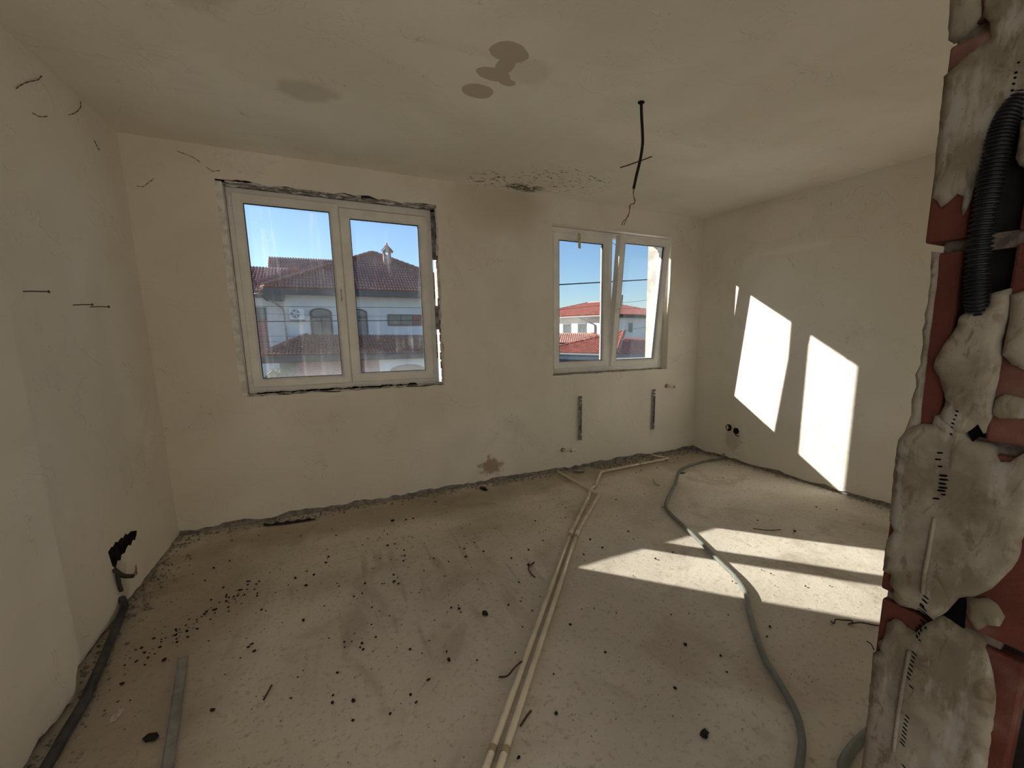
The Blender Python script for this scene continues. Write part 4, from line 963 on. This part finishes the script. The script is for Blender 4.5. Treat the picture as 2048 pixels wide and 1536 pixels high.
for r_ in (.9, 3.9):
    mb = MB(); mb.add([bq(-.05, r_, 1.15), bq(-.05, r_ + .8, 1.15), bq(-.05, r_ + .8, 2.3), bq(-.05, r_, 2.3), bq(.02, r_, 1.15), bq(.02, r_ + .8, 1.15), bq(.02, r_ + .8, 2.3), bq(.02, r_, 2.3)], [(0, 1, 2, 3), (0, 1, 5, 4), (1, 2, 6, 5), (2, 3, 7, 6), (3, 0, 4, 7)])
    wv = mb.build('window', M['pale'], HB)
    mb = MB(); mb.add([bq(-.065, r_ + .08, 1.23), bq(-.065, r_ + .72, 1.23), bq(-.065, r_ + .72, 2.22), bq(-.065, r_ + .08, 2.22)], [(0, 1, 2, 3)]); mb.build('pane', M['glassfar'], wv)
# single-storey wing in front of it
roof([(16.7, 35.65, .31), (26.4, 36., .23), (25.15, 39.1, 1.10), (16.7, 39.1, 1.10)], .24, .36, M['tile_new'], HB)
ridge((26.4, 36., .27), (25.15, 39.1, 1.13), .12, M['tile_new'], HB)
mb = MB(); mb.box(16.7, 26.4, 35.6, 35.75, .06, .24); mb.build('gutter', M['pale'], HB)
wall_box('wing_wall', 16.7, 25.6, 36.2, 39.6, -3.2, .1, M['render_warm'], HB)
kids(HB)

# --- low hipped roof nearest the corner window
HC = tag(empty('low_house', (18, 25, -3.2)), 'low house with bright red hipped tile roof nearest to the corner window', 'house')
apx = Vector((20.31, 27.0, 1.283)); cor = Vector((17.435, 24.0, -.18)); lft = Vector((14.6, 29.27, -.18)); hip = Vector((14.9, 29.48, -.04))
roof([lft, cor, apx, hip], .24, .36, M['tile_new'], HC)
roof([cor, Vector((25.0, 26.6, -.52)), Vector((26.5, 29.6, .6)), apx], .24, .36, M['tile_new'], HC)
ridge(cor + Vector((0, 0, .05)), apx + Vector((0, 0, .03)), .14, M['tile_new'], HC); ridge(hip + Vector((0, 0, .03)), apx + Vector((0, 0, .03)), .12, M['tile_new'], HC)
mb = MB(); mb.tube([lft + Vector((-.06, 0, -.06)), cor + Vector((-.06, 0, -.06))], .09, 8); mb.tube([cor + Vector((0, -.06, -.06)), Vector((25.0, 26.5, -.58))], .09, 8); mb.build('gutter', M['gutter'], HC)
def vwall(name, a, b, z0, z1, th, mat, par):
    a, b = Vector(a), Vector(b); d = (b - a).normalized(); n = Vector((-d.y, d.x, 0)) * th; mb = MB()
    mb.add([(p.x, p.y, z) for z in (z0, z1) for p in (a, b, b + n, a + n)], [(0, 1, 2, 3), (4, 5, 6, 7), (0, 1, 5, 4), (1, 2, 6, 5), (2, 3, 7, 6), (3, 0, 4, 7)]); return mb.build(name, mat, par)
vwall('fascia', (17.45, 24.15, 0), (14.7, 29.2, 0), -.60, -.25, -.2, M['pale'], HC); vwall('fascia', (17.5, 24.1, 0), (25.0, 26.7, 0), -.95, -.35, .2, M['pale'], HC)
vwall('wall', (17.8, 24.5, 0), (15.1, 29.4, 0), -3.2, -.5, -.3, M['gutter'], HC); vwall('wall', (17.3, 24.5, 0), (25.0, 27.1, 0), -3.2, -.6, .3, M['render'], HC)
kids(HC)
t = tag(empty('flat_roof_block', (52, 60, -3.2)), 'distant grey flat-roofed block beyond the pale house', 'building')
mb = MB(); mb.box(48.2, 58, 60, 68, -3.2, 4.5); mb.build('wall', M['gutter'], t); mb = MB(); mb.box(47.9, 58.3, 59.7, 68.3, 4.5, 4.85); mb.build('parapet', M['gutter'], t); kids(t)

# --- tree behind the house
t = tag(empty('leafy_tree', (-4.9, 48, -3.2)), 'green leafy tree rising behind the tiled roofs at the left of the first window', 'tree')
mb = MB(); mb.tube([(0, 0, 0), (.1, 0, 4), (.0, .1, 9)], [.3, .22, .05], 8); mb.build('trunk', M['bark'], t, smooth=True)
mb = MB(); rr = random.Random(5)
for i in range(1500):
    d_ = Vector((rr.gauss(0, 1), rr.gauss(0, 1), rr.gauss(0, 1))).normalized() * rr.uniform(.3, 1) ** .5
    p = Vector((d_.x * 1.5 * (1 - .25 * d_.z), d_.y * 1.3, 8.6 + d_.z * 1.7)); a = Vector((rr.uniform(-1, 1), rr.uniform(-1, 1), rr.uniform(-1, 1))).normalized() * .13; b = a.cross(Vector((rr.uniform(-1, 1), rr.uniform(-1, 1), 1))).normalized() * .07
    mb.quad(p - a, p - b, p + a, p + b)
cr = mb.build('crown', M['leaf'], t, fix=False); cr['kind'] = 'stuff'
t2 = tag(empty('dark_bush', (-2.0, 23.6, -3.2)), 'dark bush in front of the brick porch', 'bush')
mb = MB()
for i in range(1400):
    d_ = Vector((rr.gauss(0, 1), rr.gauss(0, 1), rr.gauss(0, 1))).normalized() * rr.uniform(.5, 1) ** .5
    p = Vector((d_.x * .75, d_.y * .7, 1.5 + d_.z * 1.5)); a = Vector((rr.uniform(-1, 1), rr.uniform(-1, 1), rr.uniform(-1, 1))).normalized() * .14; b = a.cross(Vector((rr.uniform(-1, 1), rr.uniform(-1, 1), 1))).normalized() * .08
    mb.quad(p - a, p - b, p + a, p + b)
cr = mb.build('crown', M['leaf'], t2, fix=False); cr['kind'] = 'stuff'

# --- wires over the street
def span(name, a, b, sag, rad, label):
    a, b = Vector(a), Vector(b); P = []
    for i in range(33):
        t_ = i / 32; p = a.lerp(b, t_); p.z -= sag * 4 * t_ * (1 - t_); P.append(p)
    mb = MB(); mb.tube(P, rad, 6); return tag(mb.build(name, M['black'], smooth=True), label, 'wire')
def ext(p, q, k0, k1): p, q = Vector(p), Vector(q); return p + (q - p) * k0, p + (q - p) * k1
a, b = ext((-1.597, 12, 1.998), (2.491, 12, 2.062), -1.5, 2.0)
span('overhead_wire', *ext((-1.6, 12, 1.998), (2.49, 12, 2.04), -1.5, 1.6), 0, .006, 'topmost thin wire crossing the white house facade')
span('overhead_wire', *ext((-1.61, 12, 1.845), (2.48, 12, 1.79), -1.5, 1.6), 0, .004, 'second thin wire crossing the facade at the air conditioner')
span('overhead_wire', *ext((-1.63, 12, 1.656), (1.51, 12, 1.70), -1.5, 2.0), 0, .012, 'thick dark wire crossing the facade below the air conditioner')
span('overhead_wire', *ext((-1.66, 12, 1.334), (-.056, 12, 1.316), -2, 2.8), 0, .004, 'thin wire crossing the facade just above the porch roof')
span('overhead_wire', *ext((-1.68, 12, 1.211), (-.066, 12, 1.184), -2, 2.8), 0, .004, 'lowest thin wire in front of the brick panel and porch roof')
span('overhead_cable', *ext((6.239, 12, 2.78), (10.064, 12, 3.13), -.3, 2), .02, .019, 'thick twisted cable against the sky in the corner window')
span('overhead_wire', *ext((7.274, 14, 2.115), (11.774, 14, 2.61), -.3, 1.6), 0, .006, 'rising thin wire above the red hipped roof')
span('overhead_wire', *ext((10.316, 14, 2.25), (11.788, 14, 2.28), -.3, 2.6), 0, .005, 'level thin wire above the far red roof')
span('overhead_wire', *ext((10.244, 14, 1.36), (11.817, 14, 1.568), -1.0, 2.6), 0, .006, 'rising thin wire in front of the pale house walls')
